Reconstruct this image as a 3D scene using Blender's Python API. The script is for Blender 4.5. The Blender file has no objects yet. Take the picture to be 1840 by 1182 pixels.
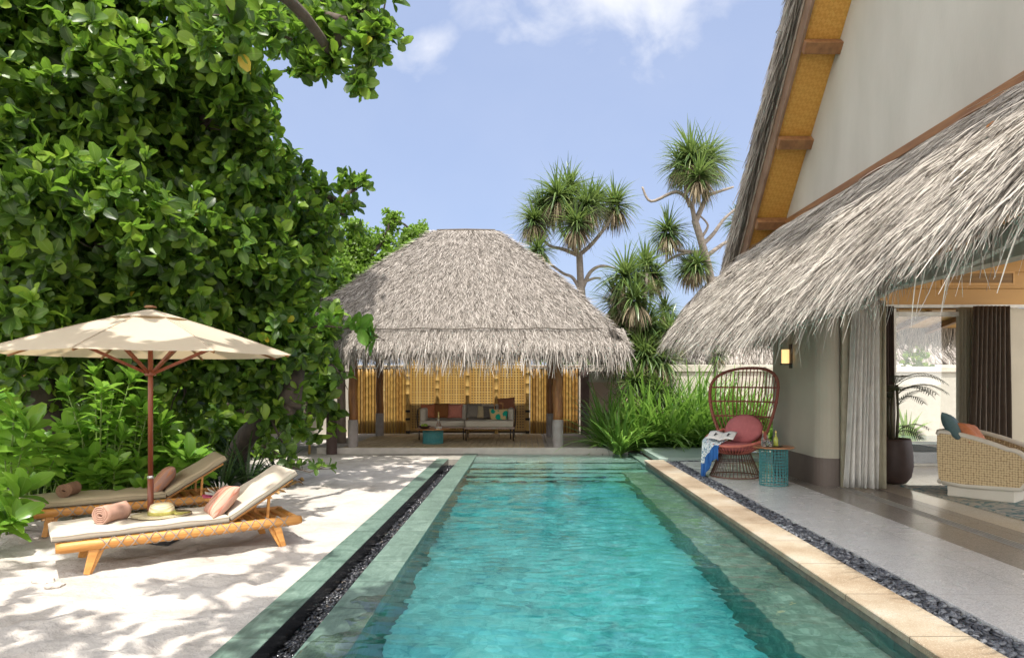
import bpy, math, random
import numpy as np
from mathutils import Vector, Matrix, Euler
random.seed(7); rng = np.random.default_rng(11)
sc = bpy.context.scene
col = sc.collection
F, CX, CY, H = 1220.0, 945.0, 685.0, 1.5
R = math.radians
def P(px, py, Y): return Vector(((px-CX)/F*Y, Y, H-(py-CY)/F*Y))
def XA(px, Y): return (px-CX)/F*Y
def ZA(py, Y): return H-(py-CY)/F*Y

# ------------------------------------------------------------------ materials
def new_mat(name):
    m = bpy.data.materials.new(name); m.use_nodes = True
    nt = m.node_tree; b = nt.nodes['Principled BSDF']
    return m, nt, b
def ramp(nt, cols, fac, interp='LINEAR', pos=None):
    r = nt.nodes.new('ShaderNodeValToRGB'); e = r.color_ramp.elements
    r.color_ramp.interpolation = interp
    n = len(cols)
    while len(e) < n: e.new(0.5)
    for i, c in enumerate(cols):
        e[i].position = pos[i] if pos else i/(n-1 if interp != 'CONSTANT' else n)
        e[i].color = (*c, 1)
    nt.links.new(fac, r.inputs[0]); return r.outputs[0]
def coords(nt, stretch=(1,1,1), kind='Object', rot=(0,0,0)):
    t = nt.nodes.new('ShaderNodeTexCoord'); mp = nt.nodes.new('ShaderNodeMapping')
    mp.inputs['Scale'].default_value = stretch; mp.inputs['Rotation'].default_value = rot
    nt.links.new(t.outputs[kind], mp.inputs[0]); return mp.outputs[0]
def noise(nt, vec, scale, detail=5, rough=.55, dist=0):
    n = nt.nodes.new('ShaderNodeTexNoise'); n.inputs['Scale'].default_value = scale
    n.inputs['Detail'].default_value = detail; n.inputs['Roughness'].default_value = rough
    n.inputs['Distortion'].default_value = dist
    nt.links.new(vec, n.inputs['Vector']); return n.outputs['Fac']
def mix(nt, a, b, f, mode='MIX'):
    m = nt.nodes.new('ShaderNodeMix'); m.data_type = 'RGBA'; m.blend_type = mode
    for k, v in ((0, f), (6, a), (7, b)):
        if isinstance(v, (int, float)): m.inputs[k].default_value = v
        elif isinstance(v, tuple): m.inputs[k].default_value = (*v, 1)
        else: nt.links.new(v, m.inputs[k])
    return m.outputs[2]
def math_n(nt, op, a, b=None, c=None, clamp=False):
    m = nt.nodes.new('ShaderNodeMath'); m.operation = op; m.use_clamp = clamp
    for k, v in enumerate((a, b, c)):
        if v is None: continue
        if isinstance(v, (int, float)): m.inputs[k].default_value = v
        else: nt.links.new(v, m.inputs[k])
    return m.outputs[0]
def bump(nt, b, h, strength, dist=.02, prev=None):
    n = nt.nodes.new('ShaderNodeBump'); n.inputs['Strength'].default_value = strength
    n.inputs['Distance'].default_value = dist; nt.links.new(h, n.inputs['Height'])
    if prev: nt.links.new(prev, n.inputs['Normal'])
    if b: nt.links.new(n.outputs[0], b.inputs['Normal'])
    return n.outputs[0]
def M(name, c1, c2=None, rough=.6, scale=8, bmp=.2, bscale=None, stretch=(1,1,1), metal=0, detail=6, bdist=.01, rot=(0,0,0), spec=.5, pos=None):
    m, nt, b = new_mat(name)
    v = coords(nt, stretch, rot=rot)
    c2 = c2 or tuple(x*.75 for x in c1)
    n = noise(nt, v, scale, detail)
    nt.links.new(ramp(nt, [c2, c1], n, pos=pos or [.3, .68]), b.inputs['Base Color'])
    b.inputs['Roughness'].default_value = rough; b.inputs['Metallic'].default_value = metal
    b.inputs['Specular IOR Level'].default_value = spec
    if bmp: bump(nt, b, noise(nt, v, bscale or scale*4, 4), bmp, bdist)
    return m
def M_island(name, cols, rough=.6, transl=0, tcol=None, uvrib=False, pos=None, spec=.5, stain=None, nscale=0):
    m, nt, b = new_mat(name)
    g = nt.nodes.new('ShaderNodeNewGeometry')
    c = ramp(nt, cols, g.outputs['Random Per Island'], pos=pos)
    if nscale:
        c = mix(nt, c, (.0,.0,.0), math_n(nt, 'MULTIPLY', noise(nt, coords(nt), nscale, 3), .35))
    if uvrib:
        uv = nt.nodes.new('ShaderNodeUVMap'); uv.uv_map = 'UVMap'
        s = nt.nodes.new('ShaderNodeSeparateXYZ'); nt.links.new(uv.outputs[0], s.inputs[0])
        d = math_n(nt, 'ABSOLUTE', math_n(nt, 'SUBTRACT', s.outputs[0], .5))
        rib = math_n(nt, 'SUBTRACT', 1, math_n(nt, 'MULTIPLY', d, 18), clamp=True)
        # side veins
        w = math_n(nt, 'SINE', math_n(nt, 'MULTIPLY', math_n(nt, 'SUBTRACT', s.outputs[1], d), 55))
        vein = math_n(nt, 'MULTIPLY', math_n(nt, 'POWER', math_n(nt, 'MULTIPLY', math_n(nt, 'ADD', w, 1), .5), 6), .35)
        c = mix(nt, c, (.30,.42,.12), math_n(nt, 'MULTIPLY', math_n(nt, 'MAXIMUM', rib, vein), .55))
    nt.links.new(c, b.inputs['Base Color'])
    b.inputs['Roughness'].default_value = rough; b.inputs['Specular IOR Level'].default_value = spec
    if transl:
        tr = nt.nodes.new('ShaderNodeBsdfTranslucent')
        if tcol: nt.links.new(mix(nt, c, tcol, .6), tr.inputs[0])
        else: nt.links.new(c, tr.inputs[0])
        ms = nt.nodes.new('ShaderNodeMixShader'); ms.inputs[0].default_value = transl
        nt.links.new(b.outputs[0], ms.inputs[1]); nt.links.new(tr.outputs[0], ms.inputs[2])
        nt.links.new(ms.outputs[0], nt.nodes['Material Output'].inputs[0])
    return m

# ------------------------------------------------------------------ mesh building
def tmpl(quads): return np.array(quads)
class MB:
    def __init__(s): s.v = []; s.f = []
    def add(s, vs, fs):
        o = len(s.v); s.v += [tuple(x) for x in vs]; s.f += [tuple(i+o for i in f) for f in fs]; return s
    def box(s, c, d, rot=None, taper=1.0):
        hx, hy, hz = d[0]/2, d[1]/2, d[2]/2
        vs = []
        for z in (-1, 1):
            t = taper if z > 0 else 1
            for x, y in ((-1,-1),(1,-1),(1,1),(-1,1)): vs.append(Vector((x*hx*t, y*hy*t, z*hz)))
        if rot is not None:
            mt = rot if isinstance(rot, Matrix) else Euler(rot).to_matrix()
            vs = [mt @ v for v in vs]
        c = Vector(c)
        return s.add([v+c for v in vs], [(0,3,2,1),(4,5,6,7),(0,1,5,4),(1,2,6,5),(2,3,7,6),(3,0,4,7)])
    def bx(s, x0, x1, y0, y1, z0, z1): return s.box(((x0+x1)/2,(y0+y1)/2,(z0+z1)/2), (x1-x0,y1-y0,z1-z0))
    def bar(s, a, b, w, h, w2=None, h2=None, up=(0,0,1)):
        a, b = Vector(a), Vector(b); d = (b-a).normalized(); up = Vector(up)
        if abs(d.dot(up)) > .98: up = Vector((1,0,0))
        x = d.cross(up).normalized(); y = x.cross(d).normalized()
        w2 = w2 or w; h2 = h2 or h; vs = []
        for p, ww, hh in ((a,w,h),(b,w2,h2)):
            for i, j in ((-1,-1),(1,-1),(1,1),(-1,1)): vs.append(p + x*(i*ww/2) + y*(j*hh/2))
        return s.add(vs, [(0,1,2,3),(7,6,5,4),(0,4,5,1),(1,5,6,2),(2,6,7,3),(3,7,4,0)])
    def tube(s, pts, rad, n=8, closed=False, caps=True):
        pts = [Vector(p) for p in pts]; m = len(pts)
        if not isinstance(rad, (list, tuple)): rad = [rad]*m
        t0 = (pts[1]-pts[0]).normalized()
        u = t0.cross(Vector((0,0,1)))
        if u.length < .05: u = t0.cross(Vector((1,0,0)))
        u.normalize(); vs = []
        for i in range(m):
            if closed: t = (pts[(i+1)%m]-pts[i-1])
            else: t = pts[min(i+1,m-1)]-pts[max(i-1,0)]
            t = t.normalized() if t.length > 1e-9 else t0
            u = (u - t*u.dot(t)); u.normalize(); w = t.cross(u)
            for k in range(n):
                a = 2*math.pi*k/n; vs.append(pts[i] + (u*math.cos(a)+w*math.sin(a))*rad[i])
        fs = []
        for i in range(m if closed else m-1):
            j = (i+1) % m
            for k in range(n): fs.append((i*n+k, i*n+(k+1)%n, j*n+(k+1)%n, j*n+k))
        if caps and not closed:
            fs.append(tuple(range(n-1,-1,-1))); fs.append(tuple((m-1)*n+k for k in range(n)))
        return s.add(vs, fs)
    def lathe(s, prof, c=(0,0,0), n=24, sx=1, sy=1):
        vs = []; fs = []
        for r, z in prof:
            for k in range(n):
                a = 2*math.pi*k/n; vs.append((c[0]+r*sx*math.cos(a), c[1]+r*sy*math.sin(a), c[2]+z))
        for i in range(len(prof)-1):
            for k in range(n): fs.append((i*n+k, i*n+(k+1)%n, (i+1)*n+(k+1)%n, (i+1)*n+k))
        fs.append(tuple(range(n-1,-1,-1))); fs.append(tuple((len(prof)-1)*n+k for k in range(n)))
        return s.add(vs, fs)
    def prism(s, poly, axis, a, b):
        def mk(p, t):
            q = list(p); q.insert(axis, t); return tuple(q)
        n = len(poly)
        vs = [mk(p,a) for p in poly]+[mk(p,b) for p in poly]
        fs = [tuple(range(n-1,-1,-1)), tuple(range(n,2*n))]+[(i,(i+1)%n,n+(i+1)%n,n+i) for i in range(n)]
        return s.add(vs, fs)
    def grid(s, fn, nu, nv, closed_u=False):
        vs = [fn(i/(nu if closed_u else nu-1), j/(nv-1)) for j in range(nv) for i in range(nu)]
        fs = []
        for j in range(nv-1):
            for i in range(nu if closed_u else nu-1):
                k = (i+1) % nu; fs.append((j*nu+i, j*nu+k, (j+1)*nu+k, (j+1)*nu+i))
        return s.add(vs, fs)
    def pillow(s, c, a, b, t, rot=None, n=14, pinch=.07, sag=0):
        mt = rot if isinstance(rot, Matrix) else Euler(rot or (0,0,0)).to_matrix()
        c = Vector(c); vs = []; fs = []
        for sgn in (1, -1):
            for j in range(n+1):
                for i in range(n+1):
                    u = -math.cos(math.pi*i/n); v = -math.cos(math.pi*j/n)
                    z = max(0,(1-u**4)*(1-v**4))**.55*t/2*sgn
                    z += .012*math.sin(7*u+3*v)*(1-u*u)*(1-v*v)*sgn
                    vs.append(c + mt @ Vector((a/2*u*(1-pinch*(1-v*v)), b/2*v*(1-pinch*(1-u*u)), z - sag*(u*u))))
        N = (n+1)**2
        for q in range(2):
            for j in range(n):
                for i in range(n):
                    k = q*N + j*(n+1)+i
                    f = (k, k+1, k+n+2, k+n+1); fs.append(f if q == 0 else f[::-1])
        return s.add(vs, fs)
    def build(s, name, mat, parent=None, world=False, smooth=False, bevel=0, seg=2, weld=False):
        me = bpy.data.meshes.new(name)
        vs = s.v
        if world and parent is not None:
            inv = parent.matrix_basis.inverted(); vs = [inv @ Vector(v) for v in vs]
        me.from_pydata([tuple(v) for v in vs], [], s.f)
        return finish(me, name, mat, parent, smooth, bevel, seg, weld)
def finish(me, name, mat, parent=None, smooth=False, bevel=0, seg=2, weld=False):
    me.materials.append(mat)
    if smooth: me.polygons.foreach_set('use_smooth', np.ones(len(me.polygons), bool))
    me.update()
    o = bpy.data.objects.new(name, me); col.objects.link(o)
    if parent is not None: o.parent = parent
    if weld:
        w = o.modifiers.new('weld', 'WELD'); w.merge_threshold = .0005
    if bevel:
        bv = o.modifiers.new('bevel', 'BEVEL'); bv.width = bevel; bv.segments = seg; bv.limit_method = 'ANGLE'; bv.angle_limit = R(40)
    return o
def np_mesh(name, V, Q, mat, parent=None, smooth=False, uv=None, world=True):
    V = np.asarray(V, dtype=np.float64).reshape(-1,3); Q = np.asarray(Q, dtype=np.int32)
    if world and parent is not None:
        inv = np.array(parent.matrix_basis.inverted()); V = V @ inv[:3,:3].T + inv[:3,3]
    me = bpy.data.meshes.new(name); k = Q.shape[1]
    me.vertices.add(len(V)); me.vertices.foreach_set('co', V.astype(np.float32).ravel())
    me.loops.add(Q.size); me.loops.foreach_set('vertex_index', Q.ravel())
    me.polygons.add(len(Q)); me.polygons.foreach_set('loop_start', np.arange(0, Q.size, k, dtype=np.int32))
    me.polygons.foreach_set('loop_total', np.full(len(Q), k, dtype=np.int32))
    if uv is not None:
        l = me.uv_layers.new(name='UVMap'); l.data.foreach_set('uv', uv[Q.ravel()].astype(np.float32).ravel())
    me.update(calc_edges=True)
    return finish(me, name, mat, parent, smooth)
def norm(a): return a/np.maximum(np.linalg.norm(a, axis=-1, keepdims=True), 1e-9)
def ribbons(P0, D, N, L, W, bend, segs=3, taper=.25, twist=.5, wig=0.):
    """strips of cloth-like blades: root points, directions, face normals -> vertices, quads"""
    n = len(P0); D = norm(D); L = np.broadcast_to(L, n).astype(float); W = np.broadcast_to(W, n).astype(float); bend = np.broadcast_to(bend, n).astype(float)
    S = norm(np.cross(D, N)); S = norm(S + twist*norm(np.cross(D, S))*rng.uniform(-1,1,(n,1)))
    p = P0.copy(); d = D.copy(); out = []
    for k in range(segs+1):
        t = k/segs; w = W*(1-(1-taper)*t**1.5)
        if k == 0: w = w*.7
        out.append(p - S*w[:,None]/2); out.append(p + S*w[:,None]/2)
        p = p + d*(L/segs)[:,None]
        d = d.copy(); d[:,2] -= bend/segs
        if wig: d = d + rng.normal(0, wig, d.shape)
        d = norm(d)
    V = np.stack(out, 1)                                   # n, 2(segs+1), 3
    base = np.arange(n)[:,None]*(2*(segs+1))
    q = np.array([[2*k, 2*k+1, 2*k+3, 2*k+2] for k in range(segs)])
    Q = (base[:,:,None]+q[None]).reshape(-1,4)
    return V.reshape(-1,3), Q
def instances(tv, tq, M3, loc):
    """template copied into one mesh"""
    n = len(loc); V = np.einsum('nij,kj->nki', M3, tv) + loc[:,None,:]
    Q = (np.arange(n)[:,None,None]*len(tv) + tq[None]).reshape(-1, tq.shape[1])
    return V.reshape(-1,3), Q
def cat(parts):
    Vs, Qs, o = [], [], 0
    for V, Q in parts: Vs.append(V); Qs.append(Q+o); o += len(V)
    return np.concatenate(Vs), np.concatenate(Qs)
def leaf_template(shape='obovate', rows=4, fold=.18, curl=.25):
    v = []; uv = []
    for i in range(rows+1):
        t = i/rows
        if shape == 'obovate': w = .04+.54*(math.sin(math.pi*min(1,t**1.55*.97+.03))**.8)*.5 if i<rows else .10
        elif shape == 'spat': w = .05+.40*(math.sin(math.pi*min(1,t**1.6*.96+.04))**.8)*.5 if i<rows else .08
        else: w = .04+.42*math.sin(math.pi*t)*.5 if i<rows else .01
        z = -curl*t*t
        for x, uu in ((-w,0),(0,.5),(w,1)):
            v.append((x, t, z + abs(x)*fold*2)); uv.append((uu, t))
    q = []
    for i in range(rows):
        for j in range(2): q.append((i*3+j, i*3+j+1, i*3+j+4, i*3+j+3))
    return np.array(v), np.array(q), np.array(uv)
def frames(D, up=None, roll=0):
    """matrices whose Y is D and whose Z leans to up"""
    D = norm(D); n = len(D); up = np.tile([0,0,1.], (n,1)) if up is None else up
    X = norm(np.cross(D, up) + 1e-6); Z = np.cross(X, D)
    if np.any(roll):
        c, s_ = np.cos(roll)[:,None], np.sin(roll)[:,None]; X, Z = X*c+Z*s_, Z*c-X*s_
    return np.stack([X, D, Z], 2)
def rand_dirs(n):
    return norm(rng.normal(size=(n,3)))
def rosettes(C, A, nleaf=7, size=.22, spread=(.5,1.2), shape='obovate', jit=.25):
    """whorls of leaves at twig tips C with axes A"""
    n = len(C); tv, tq, tuv = leaf_template(shape)
    A = norm(A); ref = np.where(np.abs(A[:,2:3])>.9, [[1.,0,0]], [[0,0,1.]]); U = norm(np.cross(A, ref)); W = np.cross(A, U)
    ph = rng.uniform(0, 2*np.pi, n); Ds, Ls, Sz, Us = [], [], [], []
    for k in range(nleaf):
        a = ph + k*2.399 + rng.normal(0,.15,n); el = rng.uniform(spread[0], spread[1], n)
        rad = U*np.cos(a)[:,None]+W*np.sin(a)[:,None]
        d = A*np.cos(el)[:,None]+rad*np.sin(el)[:,None]
        Ds.append(norm(d + rng.normal(0,jit*.4,(n,3)))); Ls.append(C - A*(rng.uniform(0,.05,n)[:,None])); Sz.append(size*rng.uniform(.45,1.25,n)); Us.append(norm(A + rng.normal(0,jit,(n,3))))
    D = np.concatenate(Ds); Lc = np.concatenate(Ls); S = np.concatenate(Sz); Up = np.concatenate(Us)
    M3 = frames(D, Up)*S[:,None,None]
    V, Q = instances(tv, tq, M3, Lc)
    return V, Q, np.tile(tuv, (len(D),1))
# ------------------------------------------------------------------ objects
def thing(name, label, cat_, loc=(0,0,0), rotz=0, group=None):
    o = bpy.data.objects.new(name, None); col.objects.link(o); o.empty_display_size = .2
    o.location = loc; o.rotation_euler = (0,0,rotz); o.matrix_basis = Matrix.LocRotScale(Vector(loc), Euler((0,0,rotz)), None)
    o['label'] = label; o['category'] = cat_
    if group: o['group'] = group
    return o
def tag(o, label, cat_, group=None):
    o['label'] = label; o['category'] = cat_
    if group: o['group'] = group
    return o
def struct(o, kind='structure', label=None, cat_=None):
    o['kind'] = kind
    if label: o['label'] = label
    if cat_: o['category'] = cat_
    return o
def lerp(a, b, t): return a+(b-a)*t
WABS=.74; WAMP=1.12
WFLIP=True
# ------------------------------------------------------------------ camera, light, sky
cam = bpy.data.objects.new('camera', bpy.data.cameras.new('camera')); col.objects.link(cam); sc.camera = cam
cam.location = (0,0,H); cam.rotation_euler = (R(90),0,0)
cam.data.sensor_width = 36; cam.data.lens = F/1840*36; cam.data.shift_x = -25/1840; cam.data.shift_y = 94/1840
cam.data.clip_end = 3000; cam.data.clip_start = .05
TR = Vector((-.03,.36,-1)).normalized()                   # direction the sunlight travels
sun = bpy.data.objects.new('sun', bpy.data.lights.new('sun', 'SUN')); col.objects.link(sun)
sun.data.energy = 4.1; sun.data.angle = R(.6); sun.data.color = (1,.955,.88)
sun.rotation_euler = TR.to_track_quat('-Z','Y').to_euler(); sun.location = (0,-5,20)
w = bpy.data.worlds.new('World'); sc.world = w; w.use_nodes = True; nt = w.node_tree
bg = nt.nodes['Background']; sky = nt.nodes.new('ShaderNodeTexSky'); sky.sky_type = 'NISHITA'; sky.sun_disc = False
sky.sun_elevation = math.asin(-TR.z); sky.sun_rotation = math.atan2(-TR.x, -TR.y)
sky.air_density = 1.0; sky.dust_density = 2.2; sky.ozone_density = 1.3
tc = nt.nodes.new('ShaderNodeTexCoord'); sp = nt.nodes.new('ShaderNodeSeparateXYZ'); nt.links.new(tc.outputs['Generated'], sp.inputs[0])
yy = math_n(nt, 'MAXIMUM', sp.outputs[1], .05)
ax = math_n(nt, 'DIVIDE', sp.outputs[0], yy); az = math_n(nt, 'DIVIDE', sp.outputs[2], yy)
cb = nt.nodes.new('ShaderNodeCombineXYZ'); nt.links.new(ax, cb.inputs[0]); nt.links.new(az, cb.inputs[1])
n1 = noise(nt, cb.outputs[0], 7.5, 8, .56, .35)
def blob(cx, cz, rx, rz, k=1.0):
    dx = math_n(nt, 'DIVIDE', math_n(nt, 'SUBTRACT', ax, cx), rx); dz = math_n(nt, 'DIVIDE', math_n(nt, 'SUBTRACT', az, cz), rz)
    d = math_n(nt, 'SQRT', math_n(nt, 'ADD', math_n(nt, 'MULTIPLY', dx, dx), math_n(nt, 'MULTIPLY', dz, dz)))
    return math_n(nt, 'MULTIPLY', math_n(nt, 'SUBTRACT', 1, d), k)
b1 = math_n(nt, 'MAXIMUM', blob(.14,.585,.28,.13,1.2), blob(-.145,.49,.06,.055,.7))
b1 = math_n(nt, 'MAXIMUM', b1, blob(.26,.50,.10,.055,.55))
f = math_n(nt, 'ADD', math_n(nt, 'MAXIMUM', b1, -.6), math_n(nt, 'MULTIPLY', math_n(nt, 'SUBTRACT', n1, .5), 2.6))
mr = nt.nodes.new('ShaderNodeMapRange'); mr.interpolation_type = 'SMOOTHSTEP'
for i, v in enumerate((-.1,1.35,0,.95)): mr.inputs[i+1].default_value = v
nt.links.new(f, mr.inputs[0])
n2 = noise(nt, cb.outputs[0], 2.2, 5, .6, .2)
thin = math_n(nt, 'MULTIPLY', n2, .24)
fac = math_n(nt, 'MAXIMUM', mr.outputs[0], thin)
skyc = mix(nt, mix(nt, sky.outputs[0], (.86,.93,1.08), 1.0, 'MULTIPLY'), (2.35,2.85,4.15), .55)
cc = mix(nt, skyc, (4.9,5.0,5.35), fac)
# bright clouds added to the unseen sky behind the camera, as fill light
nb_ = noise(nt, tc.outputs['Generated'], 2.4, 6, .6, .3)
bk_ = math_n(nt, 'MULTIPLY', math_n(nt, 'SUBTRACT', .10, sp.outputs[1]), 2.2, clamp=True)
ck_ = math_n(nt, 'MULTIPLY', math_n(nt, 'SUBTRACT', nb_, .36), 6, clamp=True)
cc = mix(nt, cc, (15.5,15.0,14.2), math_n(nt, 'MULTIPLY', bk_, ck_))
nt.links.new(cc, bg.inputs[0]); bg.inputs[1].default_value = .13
sc.view_settings.view_transform = 'Standard'; sc.view_settings.look = 'None'; sc.view_settings.gamma = 1
sc.view_settings.exposure = .68
sc.render.engine = 'CYCLES'; cy = sc.cycles
cy.use_denoising = True; cy.max_bounces = 10; cy.transparent_max_bounces = 16; cy.diffuse_bounces = 5; cy.glossy_bounces = 4; cy.transmission_bounces = 6
cy.caustics_reflective = False; cy.caustics_refractive = True; cy.sample_clamp_indirect = 6

# ------------------------------------------------------------------ ground and pool
ZS = -.10
m_sand, nt, b = new_mat('coral_sand')
v = coords(nt)
c = ramp(nt, [(.38,.34,.30),(.49,.45,.41),(.57,.53,.485)], noise(nt, v, 1.6, 8, .65), pos=[.3,.5,.75])
spk = noise(nt, v, 160, 2, .5)
c = mix(nt, c, (.40,.34,.29), math_n(nt, 'MULTIPLY', math_n(nt, 'GREATER_THAN', spk, .66), .55))
nt.links.new(c, b.inputs['Base Color']); b.inputs['Roughness'].default_value = .95; b.inputs['Specular IOR Level'].default_value = .15
p1 = bump(nt, None, noise(nt, v, 90, 4, .6), .5, .006)
bump(nt, b, noise(nt, v, 8, 6, .65), .75, .06, prev=p1)
def near_axis(lo, hi, step, far):
    a = np.arange(lo, hi+1e-6, step); return np.array(sorted(set([-f for f in far] + list(np.round(a,4)) + list(far))))
xs = np.unique(np.concatenate([[-600,-200,-80,-40,-20,-12,-9], np.arange(-7.6,-1.84,.045), [-1.826, 4.6, 9.5, 12, 20, 60, 200, 600]]))
ys = np.unique(np.concatenate([[-300,-80,-20,-6,0,2], np.arange(3.0,15.3,.045), [15.4,16,20,30,60,150,400,900]]))
XX, YY = np.meshgrid(xs, ys); ZZ = np.full_like(XX, ZS)
near = np.clip((XX+7.6)/.5,0,1)*np.clip((-1.9-XX)/.25,0,1)*np.clip((YY-3.0)/.3,0,1)*np.clip((14.9-YY)/.3,0,1)
rel = np.zeros_like(XX)
for k in range(2400):
    cx, cy_ = rng.uniform(-7.4,-1.9), rng.uniform(3,14.8); r_ = rng.uniform(.05,.15); a_ = rng.uniform(-.040,.020); th = rng.uniform(0,3.1)
    ix = np.where(np.abs(xs-cx) < 3*r_)[0]; iy = np.where(np.abs(ys-cy_) < 3*r_)[0]
    if len(ix)*len(iy) == 0: continue
    sx, sy = XX[np.ix_(iy,ix)]-cx, YY[np.ix_(iy,ix)]-cy_
    u_ = sx*math.cos(th)+sy*math.sin(th); w_ = -sx*math.sin(th)+sy*math.cos(th)
    rel[np.ix_(iy,ix)] += a_*np.exp(-(u_**2/(r_**2)+w_**2/((r_*.5)**2)))
rel += .008*np.sin(XX*2.1+YY*.8)*np.sin(YY*1.7)
ZZ = ZZ + rel*near
nx, ny = len(xs), len(ys); idx = np.arange(nx*ny).reshape(ny,nx)
xc = (xs[:-1]+xs[1:])/2; yc = (ys[:-1]+ys[1:])/2; XC, YC = np.meshgrid(xc, yc)
keep = ~((XC > -1.83) & (XC < 4.6) & (YC > -6) & (YC < 15.4)) & ~((XC > 4.6) & (XC < 9.5) & (YC > -6) & (YC < 15.4))
Q = np.stack([idx[:-1,:-1], idx[:-1,1:], idx[1:,1:], idx[1:,:-1]], -1)[keep]
g = np_mesh('ground', np.stack([XX,YY,ZZ],-1), Q, m_sand, smooth=True); struct(g)
# heaped sand and leaf litter come later

m_green, nt, b = new_mat('green_stone')
v = coords(nt)
a_ = noise(nt, v, 3.5, 9, .68, 1.2); b_ = noise(nt, coords(nt,(1,.25,1)), 14, 6, .7, 2)
c = ramp(nt, [(.045,.085,.068),(.105,.165,.135),(.165,.24,.20),(.29,.37,.32)], mix(nt, a_, b_, .45), pos=[.32,.46,.58,.75])
br = nt.nodes.new('ShaderNodeTexBrick'); nt.links.new(coords(nt,(1,1,1),rot=(0,0,R(90))), br.inputs['Vector'])
br.inputs['Scale'].default_value = 1; br.inputs['Brick Width'].default_value = .6; br.inputs['Row Height'].default_value = 3; br.offset = 0
br.inputs['Mortar Size'].default_value = .007; br.inputs['Color1'].default_value = (1,1,1,1); br.inputs['Color2'].default_value = (.82,.85,.83,1); br.inputs['Mortar'].default_value = (.35,.38,.35,1)
c = mix(nt, c, br.outputs['Color'], 1.0, 'MULTIPLY')
nt.links.new(c, b.inputs['Base Color']); b.inputs['Roughness'].default_value = .42
bump(nt, b, noise(nt, coords(nt,(1,.4,1)), 26, 6, .6, 1.5), .25, .01)
# tiles under water
def tile_mat(name, cols, w_, h_, rough=.5, mortar=.45):
    m, nt, b = new_mat(name); v = coords(nt)
    br = nt.nodes.new('ShaderNodeTexBrick'); nt.links.new(v, br.inputs['Vector']); br.inputs['Scale'].default_value = 1
    br.inputs['Brick Width'].default_value = w_; br.inputs['Row Height'].default_value = h_; br.inputs['Mortar Size'].default_value = .006
    br.inputs['Color1'].default_value = (1.15,1.15,1.15,1); br.inputs['Color2'].default_value = (.72,.75,.74,1); br.inputs['Mortar'].default_value = (mortar,)*3+(1,)
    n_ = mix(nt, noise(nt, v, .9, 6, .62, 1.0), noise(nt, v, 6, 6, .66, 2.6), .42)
    if w_ < .2:
        wn = nt.nodes.new('ShaderNodeTexWhiteNoise'); sn = nt.nodes.new('ShaderNodeVectorMath'); sn.operation = 'SNAP'; sn.inputs[1].default_value = (w_,h_,w_)
        nt.links.new(v, sn.inputs[0]); nt.links.new(sn.outputs[0], wn.inputs['Vector']); n_ = mix(nt, n_, math_n(nt,'ADD',math_n(nt,'MULTIPLY', wn.outputs['Value'], .42),.29), .18)
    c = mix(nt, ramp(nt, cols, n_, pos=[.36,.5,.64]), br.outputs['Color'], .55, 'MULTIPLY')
    nt.links.new(c, b.inputs['Base Color']); b.inputs['Roughness'].default_value = rough
    return m
m_floor = tile_mat('pool_tiles', [(.10,.28,.29),(.42,.62,.58),(.86,.90,.84)], .1, .1, mortar=.85)  # stone mottle with its contrast raised to paint in rippled light
m_ledge = tile_mat('ledge_tiles', [(.08,.12,.09),(.21,.26,.20),(.46,.48,.39)], .1, .1, mortar=.7)
PL, PR, PF = -1.06, 2.28, 15.0
bs = MB()
def quad(mb, a, b_, c_, d_): mb.add([a,b_,c_,d_], [(0,1,2,3)])
# pool shell: floor, ledge, steps, walls
YN = -4
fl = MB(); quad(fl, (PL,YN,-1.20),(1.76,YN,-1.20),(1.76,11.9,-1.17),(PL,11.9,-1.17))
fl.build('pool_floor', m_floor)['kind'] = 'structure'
lg = MB(); lg.bx(1.75,PR-.002,YN,12.43,-1.3,-.42)
o = lg.build('pool_ledge', m_ledge, bevel=.01); struct(o)
st = MB()
steps = [(13.58,15.0,-.25),(12.80,13.58,-.40),(12.44,12.80,-.55),(12.12,12.44,-.70),(11.78,12.12,-.85)]
for y0, y1, z in steps: st.bx(PL+.001, PR-.004 if y0>12.43 else 1.749, y0, y1+.0, -1.3, z)
nz = MB()
for y0, y1, z in steps: nz.bx(PL+.002, 2.2 if y0>12.43 else 1.745, y0-.012, y0+.045, z-.05, z+.004)
struct(nz.build('riser_line', M('dark_nosing',(.035,.075,.07),rough=.5)))  # dark bars added along the step edges to stand for the shaded risers
o = st.build('pool_steps', tile_mat('step_tiles', [(.26,.38,.32),(.45,.58,.50),(.62,.72,.64)], .55, .42)); struct(o)
wl = MB(); wl.bx(PL-.02,PL,YN,PF,-1.35,-.13); wl.bx(PR,PR+.02,YN,PF,-1.35,-.12); wl.bx(PL,PR,PF,PF+.02,-1.3,-.13)
o = wl.build('pool_wall', tile_mat('wall_tiles', [(.03,.10,.10),(.06,.17,.16),(.12,.25,.22)], .4, .2)); struct(o)
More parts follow.
